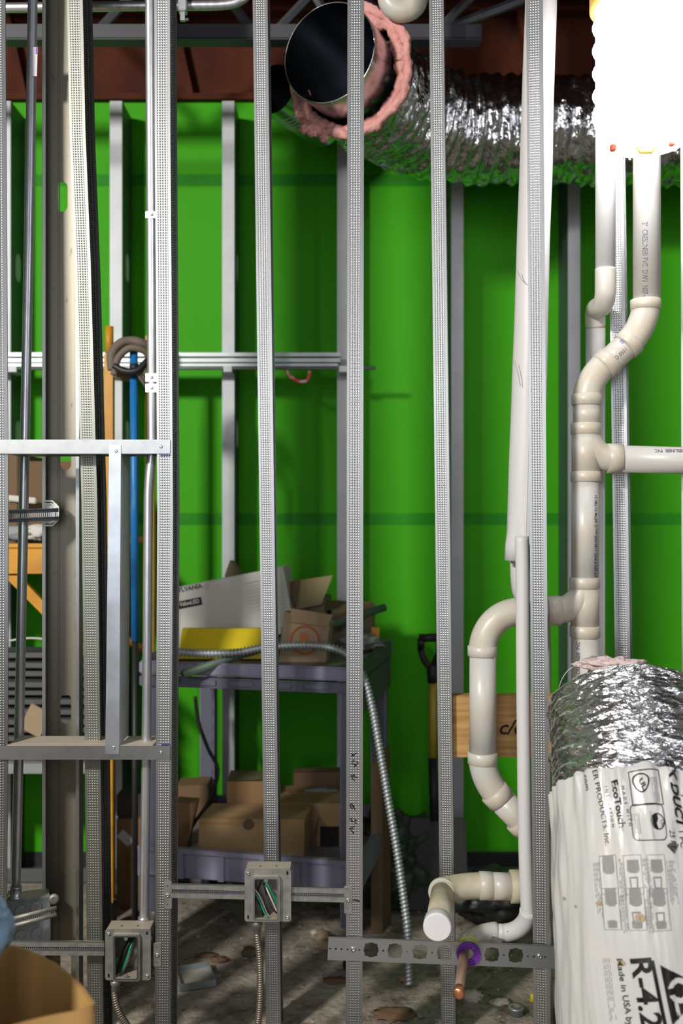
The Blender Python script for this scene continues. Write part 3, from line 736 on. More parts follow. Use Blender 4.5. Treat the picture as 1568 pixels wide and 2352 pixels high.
    on_cyl(q(1398, 831), v, -.1, "BD 0551", .0125, M_INKP, sx=.95)
    on_cyl(q(1428, 803)+Vector((0, 0, 0)), v, .55, "||||", .0125, M_INKB, sx=.7, bold=.02)
drain()

# ------------------------------------------------------------------ white jacketed pipes
def pipe_thing(name, label, parts):
    r = thing(name, label, 'pipe', parts[0][1][-1]); 
    for nm, pts, rr, m in parts: MB().tube(pts, rr, 28).build(nm, m, r)
    return r
yv = .052
pth = smooth_path([P(1198, 1232, yv), P(1200, 1330, yv), P(1201, 1560, yv), P(1205, 1900, yv), P(1210, 2060, yv), P(1213, 2100, yv)], 5)
b_ = bend(P(1213, 2090, yv), P(1214, 2140, yv+.02), P(1160, 2142, yv+.04), 10)
E = Vector((CI.x, CI.y+.07, CI.z))
pw = pipe_thing('water_pipe', 'thin white jacketed water pipe bending to the copper stub at the bottom', [
    ('jacket', pth, .0158, M_JACK), ('bend_jacket', b_, .0200, M_JACK),
    ('run_jacket', [P(1172, 2142, yv+.04), P(1132, 2140, yv+.05)], .0185, M_JACK),
    ('elbow_jacket', bend(P(1142, 2139, yv+.05), CI+Vector((.005, .105, 0)), CI+Vector((0, .02, 0)), 14), .0215, M_PVCP)])
MB().box(P(1138, 2160, yv+.027), (.028, .004, .016), Matrix.Rotation(.3, 3, 'Y')).build('tape_patch', M_STD, pw)
a, b = P(1163, 2140, yv+.018), P(1185, 2134, yv+.018); strokes('seam', [[a, b]], M_INKG, pw, .0008)

def rolled(name, c0, c1, r0, r1, label):
    t = thing(name, label, 'pipe', c1); n = 40
    pts = [c0.lerp(c1, i/n) for i in range(n+1)]
    def dsp(i, a, c):
        k = .0
        if i >= n-1: k = .004*math.sin(a*5)+.002*math.sin(a*11)
        return k+.0016*noise.noise(Vector((math.cos(a)*2, math.sin(a)*2, c.z*6)))
    MB().tube(pts, [r0+(r1-r0)*i/n for i in range(n+1)], 40, disp=dsp).build('jacket', M_JACK, t)
    sm = [c0.lerp(c1, i/n)+Vector((-(r0+(r1-r0)*i/n)*.1, -(r0+(r1-r0)*i/n)*.985, 0)) for i in range(n+1)]
    MB().tube(sm, .0012, 6).build('seam', MATS['white_pipe_jacket'], t)
    return t
c0 = P(1247, -160, .15); c1 = P(1202, 1288, .15)
jp = rolled('insulated_pipe', c0, c1, .0365, .0425, 'wide white jacketed pipe leaning behind the stud, torn open at its lower end')
for (pa, pb, pc) in (((1188, 622), (1196, 640), (1206, 650)), ((1181, 830), (1190, 860), (1194, 885))):
    strokes('crease', [smooth_path([P(*pa, .108), P(*pb, .105), P(*pc, .106)], 4)], M_INKG, jp, .0008)
pipe_thing('insulated_pipe', 'white jacketed pipe looping behind the drain elbow and dropping behind the plank', [
    ('loop', smooth_path([P(1196, 1270, .19), P(1198, 1330, .19), P(1212, 1362, .2), P(1240, 1340, .2)][:1]+[P(1198, 1330, .19), P(1205, 1365, .195), P(1230, 1385, .2)], 6), .027, M_JACK),
    ('jacket', smooth_path([P(1225, 1350, .26), P(1236, 1372, .262), P(1241, 1420, .262), P(1244, 1600, .262), Vector((P(1247, 1800, .262).x, .262, 0.0))], 6), .0235, M_JACK)])
pr = pipe_thing('insulated_pipe', 'white jacketed pipe that jogs left behind the slanting drain pipe', [
    ('upper_jacket', [P(1390, -160, .09), P(1390, 640, .09)], .0228, M_JACK),
    ('elbow_jacket', smooth_path([P(1390, 618, .09), P(1390, 655, .09), P(1389, 682, .095), P(1382, 702, .118), P(1372, 707, .155), P(1367, 716, .188), P(1367, 752, .2)], 6), .0240, M_PVCP),
    ('lower_jacket', [P(1367, 745, .2), Vector((P(1367, 745, .2).x, .2, 0))], .0232, M_JACK)])

# trap at the top
tc = P(925, -8, .38)
MB_ = MB().tube([tc+Vector((-.038, 0, .5)), tc+Vector((-.038, 0, .05))]+[tc+Vector((-.038*math.cos(a), 0, -.038*math.sin(a))) for a in [PI*k/16 for k in range(17)]]+[tc+Vector((.038, 0, .05)), tc+Vector((.038, 0, .5))], .0285, 28)
tag(MB_.build('pipe_trap', M_PVC), 'white plastic U bend hanging into view at the top edge', 'pipe')

# ------------------------------------------------------------------ lumber blocking
pb = thing('lumber_block', 'pine board fixed between studs behind the drain pipe', 'lumber', P(1200, 1740, .21))
MB().corners(P(1038, 0, .22).x, P(1405, 0, .22).x, .215, .252, P(0, 1740, .215).z, P(0, 1598, .215).z, bev=.0015).build('board', M_WOOD, pb)
def flat(x, yy, sc=1): return None
letters('marker_writing', 'c/o', .050, lambda x, y, z: P(1143, 1672, .2142)+Vector((x, -.0004-z, y)), M_INK, pb, bold=.012, shear=.3)
letters('stamp', 'SPF\nKD', .012, lambda x, y, z: P(1040, 1655, .2142)+Vector((x*.5, -.0004-z, y)), mat('faint_stamp', (.33, .18, .06), .7), pb)

# ------------------------------------------------------------------ ceiling duct
def foil_tube(pts, rad, seg, amp, m, name, parent, n=140, helix=.03, seed=0, caps=False, endamp=.0):
    p = smooth_path(pts, 12); acc = [0]
    for i in range(len(p)-1): acc.append(acc[-1]+(p[i+1]-p[i]).length)
    q = []; j = 0
    for i in range(n+1):
        s = acc[-1]*i/n
        while j < len(p)-2 and acc[j+1] < s: j += 1
        q.append(p[j].lerp(p[j+1], (s-acc[j])/max(1e-9, acc[j+1]-acc[j])))
    Lt = acc[-1]
    rs = rad if callable(rad) else (lambda t: rad)
    def dsp(i, a, c):
        s = Lt*i/n; ph = 2*PI*s/helix+a
        v = Vector((math.cos(a)*2.2, math.sin(a)*2.2, s*14+seed))
        k = amp*.5*math.sin(ph)+amp*1.1*noise.noise(v)+amp*.8*noise.noise(Vector((math.cos(a)*5, math.sin(a)*5, s*42+seed)))+amp*.45*noise.noise(Vector((math.cos(a)*11, math.sin(a)*11, s*70+seed)))
        if endamp and (i < 4 or i > n-4): k += endamp*noise.noise(Vector((math.cos(a)*4, math.sin(a)*4, seed+9)))
        return k
    return MB().tube(q, [rs(i/n) for i in range(n+1)], seg, caps, disp=dsp).build(name, m, parent)
DZ = 2.47
dp = [Vector((-.033, .36, DZ)), Vector((.013, .46, DZ)), Vector((.085, .62, DZ+.005)), Vector((.19, .77, DZ+.005)), Vector((.36, .87, DZ)), Vector((.7, .90, DZ+.005)), Vector((1.1, .90, DZ)), Vector((1.9, .9, DZ+.01))]
dr = thing('flexible_duct', 'silver foil insulated duct with an open round end, running right under the ceiling', 'duct', (.4, .8, DZ-.16))
foil_tube([dp[1]+Vector((.02, .035, 0))]+dp[2:], lambda t: .158, 72, .010, M_FOILD, 'foil_jacket', dr, n=330, helix=.045)
d0 = (dp[1]-dp[0]).normalized()
cp = [dp[0]+d0*x for x in (0, .02, .05, .1, .16, .24)]
MB().tube([dp[0]-d0*.0]+cp[1:], .128, 64, caps=False).build('collar', M_DUCT, dr)
MB().tube([dp[0]+d0*.001]+cp[1:]+[dp[0]+d0*.3, dp[0]+d0*.4], .1255, 64, caps=False).lathe([(.125, 0), (.0, .001)], dp[0]+d0*.38, d0, 64).build('collar_lining', M_DUCTI, dr)
b = MB(); sx, ux, _ = frame(d0)
for k in range(120):
    a = 2*PI*k/120; c = dp[0]+(sx*math.cos(a)+ux*math.sin(a))*.1288
    Rm = Matrix((sx*-math.sin(a)+ux*math.cos(a), d0, sx*math.cos(a)+ux*math.sin(a))).transposed()
    b.box(c+d0*.011, (.0035, .022, .002), Rm)
b.build('crimped_edge', M_DUCT, dr)
MB().tube([dp[0]+(sx*math.cos(a)+ux*math.sin(a))*.128 for a in [2*PI*k/64 for k in range(65)]], .0016, 6).build('rolled_rim', M_DUCT, dr)
# pink fibreglass ring
def pink(c, R_, r_, name, parent, m, amp, seed, ax, squash=1.3, rng=(0, 2*PI)):
    sx, ux, dd = frame(ax); b = MB(); n = 160; pts = []
    for k in range(n+1):
        a = rng[0]+(rng[1]-rng[0])*k/n; v = Vector((math.cos(a)*2.5, math.sin(a)*2.5, seed)); rr = R_+amp*noise.noise(v)+amp*.5*noise.noise(v*3)
        pts.append(c+(sx*math.cos(a)+ux*math.sin(a))*rr+dd*(amp*.8*noise.noise(v*1.7+Vector((5, 0, 0)))))
    b.tube(pts, r_, 18, disp=lambda i, a, p: r_*.45*noise.noise(p*38+Vector((seed, 0, 0)))+r_*.35*noise.noise(p*95))
    return b.build(name, m, parent)
pc = dp[1]+Vector((.012, .018, -.004))
pink(pc, .150, .0165, 'insulation_layer', dr, M_PINK, .014, 1, d0)
pink(pc-d0*.012+Vector((.004, 0, 0)), .168, .0125, 'insulation_layer', dr, M_PINK, .012, 5, d0)
b = MB()
for px, py, rr in ((703, 296, .014), (690, 262, .011), (745, 318, .010), (716, 305, .012), (917, 130, .010), (925, 160, .009), (873, 60, .009), (905, 95, .012)):
    MB().blob(P(px, py, .47), rr, 3, .8, 2.5, (1.1, .6, .9), seed=px).build('insulation_tuft', M_PINK, dr)
# second small duct
d2 = thing('round_duct', 'small round galvanised duct behind the foil duct opening', 'duct', P(640, 262, .85))
a = P(628, 205, .84); e = Vector((.50, .86, -.02)).normalized()
MB().tube([a, a+e*.05, a+e*.30], .075, 48, caps=False).build('shell', M_DUCT, d2)
MB().tube([a+e*.001, a+e*.05, a+e*.27], .0735, 48, caps=False).lathe([(.0735, 0), (0, .001)], a+e*.25, e, 40).build('lining', M_DUCTI, d2)
b = MB()
for i in range(5):
    s_, u_, _ = frame(e); c = a+e*(.06+i*.02); b.tube([c+(s_*math.cos(q)+u_*math.sin(q))*.0752 for q in [2*PI*k/40 for k in range(41)]], .0016, 6)
b.build('swaged_ring', M_DUCT, d2)

# ------------------------------------------------------------------ work lamp
def lamp():
    y = -.12; s = S(y); cx = P(1482, 0, y).x; zt = P(0, 8, y).z; zb = P(0, 336, y).z; R_ = 112/s
    r = thing('work_lamp', 'glaring cylindrical caged work lamp hanging at the upper right', 'lamp', (cx, y, zb))
    MB().lathe([(R_*.62, 0), (R_*.78, .004), (R_*.97, .048), (R_, .06), (R_, zt-zb-.004), (R_*.97, zt-zb)], (cx, y, zb), (0, 0, 1), 40).build('diffuser', M_LED, r)
    for i in range(6):
        zz = zb+.066+i*.0485
        MB().tube([Vector((cx+math.cos(a)*(R_+.003), y+math.sin(a)*(R_+.003), zz)) for a in [2*PI*k/40 for k in range(41)]], .0036, 8).build('cage_hoop', M_LED if i < 6 else M_CAGE, r)  # hoops emit like the diffuser, lamp glare painted onto the cage
    for k in range(8):
        a = 2*PI*k/8+.2
        c_, s_ = math.cos(a), math.sin(a)
        MB().tube([Vector((cx+c_*q, y+s_*q, z)) for q, z in ((R_*.66, zb-.004), (R_*1.0, zb+.048), (R_+.003, zb+.06), (R_+.003, zt))], .002, 6).build('cage_wire', M_LED, r)  # glare put into the wire's own glow
    MB().lathe([(R_*1.02, 0), (R_*1.12, .006), (R_*1.12, .03), (R_*.6, .06), (R_*.3, .075)], (cx, y, zt-.012), (0, 0, 1), 40).build('top_ring', M_CAGE, r)
    hk = P(1476, 338, y); MB().tube([hk+Vector((-.017, -.02, .004)), hk+Vector((-.017, -.02, -.010)), hk+Vector((-.012, -.02, -.017)), hk+Vector((.012, -.02, -.017)), hk+Vector((.017, -.02, -.010)), hk+Vector((.017, -.02, .004))], .0042, 10).build('hook', M_CAGE, r)
    for px, py in ((1407, 340), (1542, 328)): MB().box(P(px, py, y-.02), (.012, .012, .014), bev=.002).build('foot', M_CAGER, r)
    MB().tube([Vector((cx, y, zt+.05)), Vector((cx, y, 3.08))], .005, 10).build('cord', M_BLACK, r)
lamp()

# ------------------------------------------------------------------ bagged flexible duct in front at right
def bag():
    xc = lambda z: P(1452, 1176, -.25).x-.006+max(0, .3-z)*.06+max(0, z-.55)*.075
    ctrl = [(-.40, 0.0), (-.395, .18), (-.38, .36), (-.345, .54), (-.285, .69), (-.21, .80), (-.145, .87)]
    path = smooth_path([Vector((xc(z), y, z)) for y, z in ctrl], 20)
    acc = [0]
    for i in range(len(path)-1): acc.append(acc[-1]+(path[i+1]-path[i]).length)
    LT = acc[-1]
    T = [(path[min(i+1, len(path)-1)]-path[max(i-1, 0)]).normalized() for i in range(len(path))]
    def at(s):
        s = max(0, min(LT, s)); j = 0
        while j < len(path)-2 and acc[j+1] < s: j += 1
        t = (s-acc[j])/max(1e-9, acc[j+1]-acc[j]); return path[j].lerp(path[j+1], t), T[j].lerp(T[j+1], t).normalized()
    SB = LT*.80     # bag's upper edge
    def rad(s, th, bagged=True):
        # th = angle from the front, positive to the right
        r = .166
        if s < .35: r = .150+.016*(s/.35)
        if s > SB: r -= .004
        if not bagged and s < SB+.012: r -= .006
        if bagged:
            r += .003
            k = max(0, min(1, (-th-.15)/1.0))            # long vertical folds on the left flank
            r += .0014*math.sin(th*19+5.0*noise.noise(Vector((th*2, s*2.2, 1))))*k*(.4+noise.noise(Vector((th*3, s*4, 12))))
            r += .0055*noise.noise(Vector((th*3.2, s*5, 3)))+.0028*noise.noise(Vector((th*9, s*11, 5)))
            r += .0022*abs(noise.noise(Vector((th*14+s*10, s*7, 8))))
            sb = SB-s
            if sb < .08: r += .004*math.sin(th*23+3*noise.noise(Vector((th*4, s*4, 0))))*(1-sb/.08)
        else:
            r += .0012*math.sin(2*PI*s/.034+th)+.004*noise.noise(Vector((th*2, s*14, 2)))+.0042*noise.noise(Vector((th*3+s*12, s*75, 4)))+.0026*noise.noise(Vector((th*7-s*30, s*130, 6)))
        return r
    def surf(s, th, bagged=True, off=0.):
        c, t = at(s); fr = Vector((0, -1, 0)); fr = (fr-t*fr.dot(t)).normalized(); sd = t.cross(fr)*-1.0
        if sd.x < 0: sd = -sd
        return c+(fr*math.cos(th)+sd*math.sin(th))*(rad(s, th, bagged)+off)
    root = thing('flexible_duct', 'flexible duct in a printed white plastic bag, crinkled foil at its top', 'duct', (xc(0), -.40, 0))
    def skin(s0f, s1f, n, seg, bagged, name, m, cap=False):
        b = MB(); rings = []
        for i in range(n+1):
            ring = []
            for k in range(seg):
                th = 2*PI*k/seg; a = s0f(th); e = s1f(th); s = a+(e-a)*i/n
                ring.append(b.bm.verts.new(surf(s, th if th < PI else th-2*PI, bagged)))
            rings.append(ring)
        for i in range(n):
            for k in range(seg): b.face([rings[i][k], rings[i][(k+1) % seg], rings[i+1][(k+1) % seg], rings[i+1][k]], 0, True)
        if cap: b.face(rings[-1])
        return b.build(name, m, root)
    skin(lambda t: 0, lambda t: SB+.012*noise.noise(Vector((math.cos(t)*3, math.sin(t)*3, 0)))+.005*noise.noise(Vector((math.cos(t)*12, math.sin(t)*12, 0))), 230, 300, True, 'plastic_bag', M_BAG)
    skin(lambda t: SB-.05, lambda t: LT+.012*noise.noise(Vector((math.cos(t)*3, math.sin(t)*3, 7))), 260, 420, False, 'foil_jacket', M_FOIL)
    # end: pale insulation and dark core
    c, t = at(LT)
    b = MB(); b.tube([c-t*.02, c-t*.01, c+t*.006], [.155, .150, .135], 60, disp=lambda i, a, p: .008*noise.noise(Vector((math.cos(a)*5, math.sin(a)*5, i)))); b.build('insulation', M_PINKL, root)
    MB().blob(P(1400, 1528, -.12), .028, 4, .8, 2.6, (2.1, .9, .55), seed=3).build('insulation_tuft', M_PINKL, root)
    MB().blob(P(1440, 1532, -.12), .022, 3, .8, 2.6, (1.9, .9, .4), seed=8).build('insulation_tuft', M_PINKL, root)
    strokes('loose_strand', [smooth_path([P(1283, 1580, -.15), P(1290, 1560, -.16), P(1302, 1542, -.16), P(1315, 1532, -.16)], 5)], M_PAPER, root, .0008)
    # find the surface parameters under a picture point
    cam_p = Vector((0, -D0, H))
    def inv(px, py):
        best = None; s_, th_ = LT*.5, 0.; ds, dt = LT*.5, 1.2
        for it in range(7):
            for a in range(-4, 5):
                for c_ in range(-4, 5):
                    s1, t1 = s_+ds*a/4, th_+dt*c_/4
                    if not (0 <= s1 <= LT and -1.5 < t1 < 1.5): continue
                    p = surf(s1, t1); dd = p.y+D0; X = 784+p.x*F/dd; Y = 1176-(p.z-H)*F/dd
                    e = (X-px)**2+(Y-py)**2
                    if best is None or e < best[0]: best = (e, s1, t1)
            s_, th_ = best[1], best[2]; ds *= .45; dt *= .45
        return s_, th_
    def mapper(px, py, rot=-90., off=.0016):
        s0, t0 = inv(px, py); ca, sa = math.cos(math.radians(rot)), math.sin(math.radians(rot))
        def f(x, y, z):
            u = (x*ca-y*sa)*.89; v = (x*sa+y*ca)*.89
            return surf(s0+v, t0+u/.168, True, off)
        return f
    ML = []
    cnt = [0]
    def nk(nm): cnt[0] += 1; return (nm, cnt[0])
    def tx(s, px, py, size, rot=-90., m=M_INK, **k): ML.append((text_mesh(s, size, mapper(px, py, rot), **k), m, nk('lettering')))
    tx('.com', 1343, 1775, .0155, -82)
    tx('ER PRODUCTS, Inc.', 1365, 1768, .0152, -82, sx=1.0)
    tx('EcoTouch', 1410, 1793, .0190, -82, bold=.028, sx=1.02); tx('\u00ae', 1426, 1900, .010, -82, m=M_INKG)
    tx('INSULATION', 1391, 1805, .0078, -82, space=1.7)
    tx('MADE WITH', 1429, 1805, .0078, -82, space=1.7)
    tx('EX DUCT', 1536, 1742, .0245, -84, bold=.04, shear=.25, sx=1.0)
    tx('1 PC', 1561, 1905, .0150, -84); tx('25 FT.', 1541, 1905, .0150, -84, shear=.2, sx=.85)
    tx('GREENGUARD', 1492, 1862, .0060, -84, m=M_INKG, sx=1.15)
    tx('Made in USA by', 1421, 2200, .0165, -82, sx=1.02, bold=.01)
    tx('R-4.2', 1466, 2197, .054, -82, bold=.022, sx=1.0)
    tx('\u00ae', 1548, 2324, .018, -84)
    tx('UL', 1469, 1790, .014, -60, bold=.02); tx('UL', 1517, 1884, .009, -70)
    # fine print blocks
    random.seed(3)
    def fine(px, py, n, ln, gap, sz=.0045, rot=-84):
        for i in range(n):
            ws = ' '.join(''.join(random.choice('aeinorstlm') for _ in range(random.randint(2, 8))) for _ in range(6))
            tx(ws[:ln], px+i*gap, py, sz, rot, m=M_INKG)
    def shape_map(px, py, rot=-84, off=.0014): return mapper(px, py, rot, off)
    def ring_shape(outer, inner, px, py, rot=-84, m=M_INK, off=.0014):
        me = plate(outer, [inner] if inner else [], .0002, shape_map(px, py, rot, off)); ML.append((me, m, nk('printed_mark')))
    # black bars between lines of fine print
    def rules(px, py, n, ln, gap, th=.0008, rot=-84, m=M_INKG):
        f = shape_map(px, py, rot); key = nk('fine_print')
        for i in range(n):
            y0 = -i*gap; k = 10; l2 = ln*random.uniform(.8, 1)
            for j in range(k):
                if random.random() < .15: continue
                x0, x1 = l2*j/k, l2*(j+.82)/k
                ML.append((plate([(x0, y0), (x1, y0), (x1, y0+th), (x0, y0+th)], [], .0002, lambda x, y, z: f(x, y, 0)), m, key))
    rules(1530-25, 1785, 5, .045, .0028); rules(1464, 1868, 4, .045, .004); rules(1375, 1980, 5, .085, .003); rules(1398, 2200, 4, .105, .0038)
    rules(1430, 1972, 5, .07, .0028); rules(1487, 1972, 5, .07, .0028); rules(1545, 1975, 6, .07, .0028); rules(1434, 2055, 5, .06, .0028); rules(1492, 2055, 5, .06, .0028)
    # framed marks
    def frame_pts(w, h, r, t):
        o = rrect(-w/2, w/2, -h/2, h/2, r, 5); 
        def dens(p):
            q = []
            for i in range(len(p)):
                a, b2 = Vector(p[i]), Vector(p[(i+1) % len(p)]); k = max(1, int((b2-a).length/.006))
                for j in range(k): v = a.lerp(b2, j/k); q.append((v.x, v.y))
            return q
        i_ = rrect(-w/2+t, w/2-t, -h/2+t, h/2-t, max(r-t, .0004), 5); return dens(o), dens(i_)
    o, i_ = frame_pts(.054, .062, .001, .0014); ring_shape(o, i_, 1483, 1808, -86)
    o, i_ = frame_pts(.060, .066, .010, .0014); ring_shape(o, i_, 1489, 1888, -86)
    o = [(.0135*math.cos(a)*(1 if math.cos(a) < 0 else 1.15), .0165*math.sin(a)*(1-.25*math.cos(a))) for a in [2*PI*k/32 for k in range(32)]]
    ring_shape(o, [(x*.86, y*.84) for x, y in o], 1471, 1797, -86)
    ring_shape(circ(0, 0, .0135, 32), circ(0, 0, .0118, 32), 1510, 1887, -86)
    o = [(.0118*math.cos(a), .0118*math.sin(a)) for a in [PI*1.0+PI*k/16 for k in range(17)]]+[(.003, -.003), (-.004, .001)]
    ring_shape(o, None, 1510, 1887, -86)
    for k in range(6):
        a = -.6+k*.24; ring_shape([(0, 0), (.020*math.cos(a), .014*math.sin(a)*1.4), (.018*math.cos(a+.14), .014*math.sin(a+.14)*1.4)], None, 1548, 1962, 95)
    # install diagrams: six frames with a grey sleeve sketch
    for px in (1398, 1454, 1508):
        for row, py in enumerate((2008, 2088)):
            o, i_ = frame_pts(.060 if row == 0 else .062, .034, .0006, .0006); ring_shape(o, i_, px+row*6, py, -85, M_INKG)
            o = [(-.028, -.011), (.0, -.012), (.004, -.006), (.005, .006), (.0, .012), (-.028, .011)]
            sc = .9 if px == 1398 else .62
            if row == 0: ring_shape([(x*sc-.001, y*.95) for x, y in o], None, px+row*6, py-6, -85, mat('print_grey_%d' % px, (.50, .49, .48), .45))
            else:
                ring_shape([(x*.8-.004, y*.95) for x, y in o], None, px+row*6, py-6, -85, MATS['print_grey_%d' % px])
                ring_shape([(-x*.35+.018, y*.8) for x, y in o], None, px+row*6, py, -85, MATS['print_grey_%d' % px])
            if px != 1398: ring_shape([(.004, -.008), (.022, -.007), (.022, .007), (.004, .008)], [(.006, -.006), (.020, -.005), (.020, .005), (.006, .006)], px+row*6, py, -85, M_INKG)
    # big triangle logo and stripe
    def dens(p, st=.008):
        q = []
        for i in range(len(p)):
            a, b2 = Vector(p[i]), Vector(p[(i+1) % len(p)]); k = max(1, int((b2-a).length/st))
            for j in range(k): v = a.lerp(b2, j/k); q.append((v.x, v.y))
        return q
    def grid_shape(test, x0, x1, y0, y1, px, py, rot, st=.0022, m=M_INK):
        f = mapper(px, py, rot, .0015); b = bmesh.new(); V = {}
        nx, ny = int((x1-x0)/st), int((y1-y0)/st)
        def vv(i, j):
            if (i, j) not in V: V[(i, j)] = b.verts.new(f(x0+i*st, y0+j*st, 0))
            return V[(i, j)]
        for i in range(nx):
            for j in range(ny):
                if test(x0+(i+.5)*st, y0+(j+.5)*st): b.faces.new([vv(i, j), vv(i+1, j), vv(i+1, j+1), vv(i, j+1)])
        me = bpy.data.meshes.new('logo'); b.to_mesh(me); b.free(); ML.append((me, m, nk('printed_mark')))
    # x runs down the bag, y to the right
    grid_shape(lambda x, y: True, 0, .112, -.0035, .0035, 1497, 2206, -80)
    # triangle: apex at right (y big), base edge along x
    def tri(x, y):
        if y < .0: return False
        if x < .0 or x > .098: return False
        hgt = .075*(1-abs(x-.049)/.049)
        if y > hgt+.0: return False
        cx_, cy_ = .045, .026; rr = math.hypot(x-cx_, y-cy_)
        if .0115 < rr < .021 and not (x < cx_+.004 and x > cx_-.006 and y < cy_): return False
        if x > cx_+.012 and x < cx_+.040 and .012 < y < .020: return False
        return True
    grid_shape(tri, 0, .1, 0, .078, 1515, 2216, -80, .0015)
    groups = {}
    for me, m, key in ML: groups.setdefault((key, m.name), []).append(me)
    for (key, k), v in groups.items(): join_build(key[0], v, MATS[k], root)
    # dirt smears
    b = MB()
    for px, py, s in ((1470, 2108, .010), (1427, 2212, .008), (1296, 2063, .005), (1322, 2082, .004), (1376, 2075, .006)):
        f = mapper(px, py, 0, .0017); c0 = [f(s*(1+.4*noise.noise(Vector((k, px, 0))))*math.cos(2*PI*k/12), s*.6*math.sin(2*PI*k/12), 0) for k in range(12)]
        b.face([b.bm.verts.new(v) for v in c0])
    b.build('dirt_smear', mat('dirt_brown', (.42, .32, .19), .7), root)
bag()

# ------------------------------------------------------------------ background: scaffold
SYD = .80
def scaffold():
    r = thing('scaffold', 'yellow orange scaffold end frame behind the left studs', 'scaffold', P(252, 2150, SYD))
    s = S(SYD); g0 = 0
    x1 = P(251, 0, SYD).x; x2 = P(345, 0, SYD+.2).x; ztop = P(0, 815, SYD).z
    MB().corners(x1-.0135, x1+.0135, SYD-.0135, SYD+.0135, .10, ztop).build('post', M_ORNG, r)
    MB().cyl((x1, SYD, ztop), (x1, SYD, P(0, 750, SYD).z), .0125).build('post_pin', M_ORNG, r)
    MB().corners(x2-.0135, x2+.0135, SYD+.19, SYD+.215, .10, P(0, 772, SYD+.2).z).build('post', M_ORNG, r)
    for x, y in ((x1, SYD), (x2, SYD+.2)):
        MB().lathe([(.012, 0), (.012, .035), (.02, .04)], (x, y, .068), (0, 0, 1)).build('caster_stem', M_STD, r)
        MB().cyl((x-.014, y, .045), (x+.014, y, .045), .045, seg=24).build('caster', M_BLACK, r)
    xl = -1.9
    z1, z0 = P(0, 1248, SYD).z, P(0, 1317, SYD).z
    MB().corners(xl, x1, SYD-.012, SYD+.012, z0, z1).corners(xl, x1, SYD-.02, SYD+.012, z1-.012, z1).build('side_rail', M_ORNG, r)
    MB().corners(xl, x1, SYD+.012, SYD+.40, z1-.02, z1-.004).build('platform', M_CARDD, r)
    A = P(8, 1322, SYD); B = P(235, 1545, SYD)
    MB().poly([A, A+Vector((.045, 0, 0)), B+Vector((.03, 0, 0)), B+Vector((-.008, 0, 0))], (0, .02, 0)).build('brace', M_ORNG, r)
    MB().corners(xl, xl+.027, SYD-.0135, SYD+.0135, .0, ztop).build('post', M_ORNG, r)
    MB().tube([Vector((x1, SYD+.02, P(0, 1452, SYD).z)), Vector((x2, SYD+.2, P(0, 1500, SYD+.2).z))], .012, 10).tube([Vector((x1, SYD+.02, P(0, 1240, SYD).z)), Vector((x2, SYD+.2, P(0, 1240, SYD+.2).z))], .012, 10).build('rung', M_ORNG, r)
    return x1, z1
sx1, sz1 = scaffold()
zt = sz1-.002
# things on the scaffold platform
tag(MB().corners(P(-60, 0, .9).x, P(58, 0, .9).x, SYD+.03, SYD+.3, zt, P(0, 1045, .9).z, bev=.003).build('cardboard_box', M_CARDD), 'dark brown box on the scaffold platform, mostly hidden by the conduit', 'box')
tag(MB().corners(P(64, 0, .9).x, P(205, 0, .9).x, SYD+.08, SYD+.35, zt, P(0, 1060, .9).z, bev=.003).build('cardboard_box', M_CARDD), 'dark brown box on the scaffold platform beside the slotted stud', 'box')
tag(MB().blob(P(40, 1225, .825), .035, 3, .5, 3, (1.7, .5, .6)).build('rag', M_GREYB), 'grey crumpled rag at the front of the scaffold platform, left of the conduit', 'rag')
tag(MB().blob(P(85, 1222, .825), .030, 3, .5, 3, (1.3, .5, .8), seed=4).build('rag', M_PAPER), 'pale crumpled rag at the front of the scaffold platform, right of the conduit', 'rag')
tag(MB().box(P(52, 1147, .83)+Vector((0, 0, 0)), (.09, .03, .018), Matrix.Rotation(.1, 3, 'Y'), bev=.003).build('paper_packet', M_PAPER), 'flat white packet leaning in front of the dark box on the scaffold', 'packet')

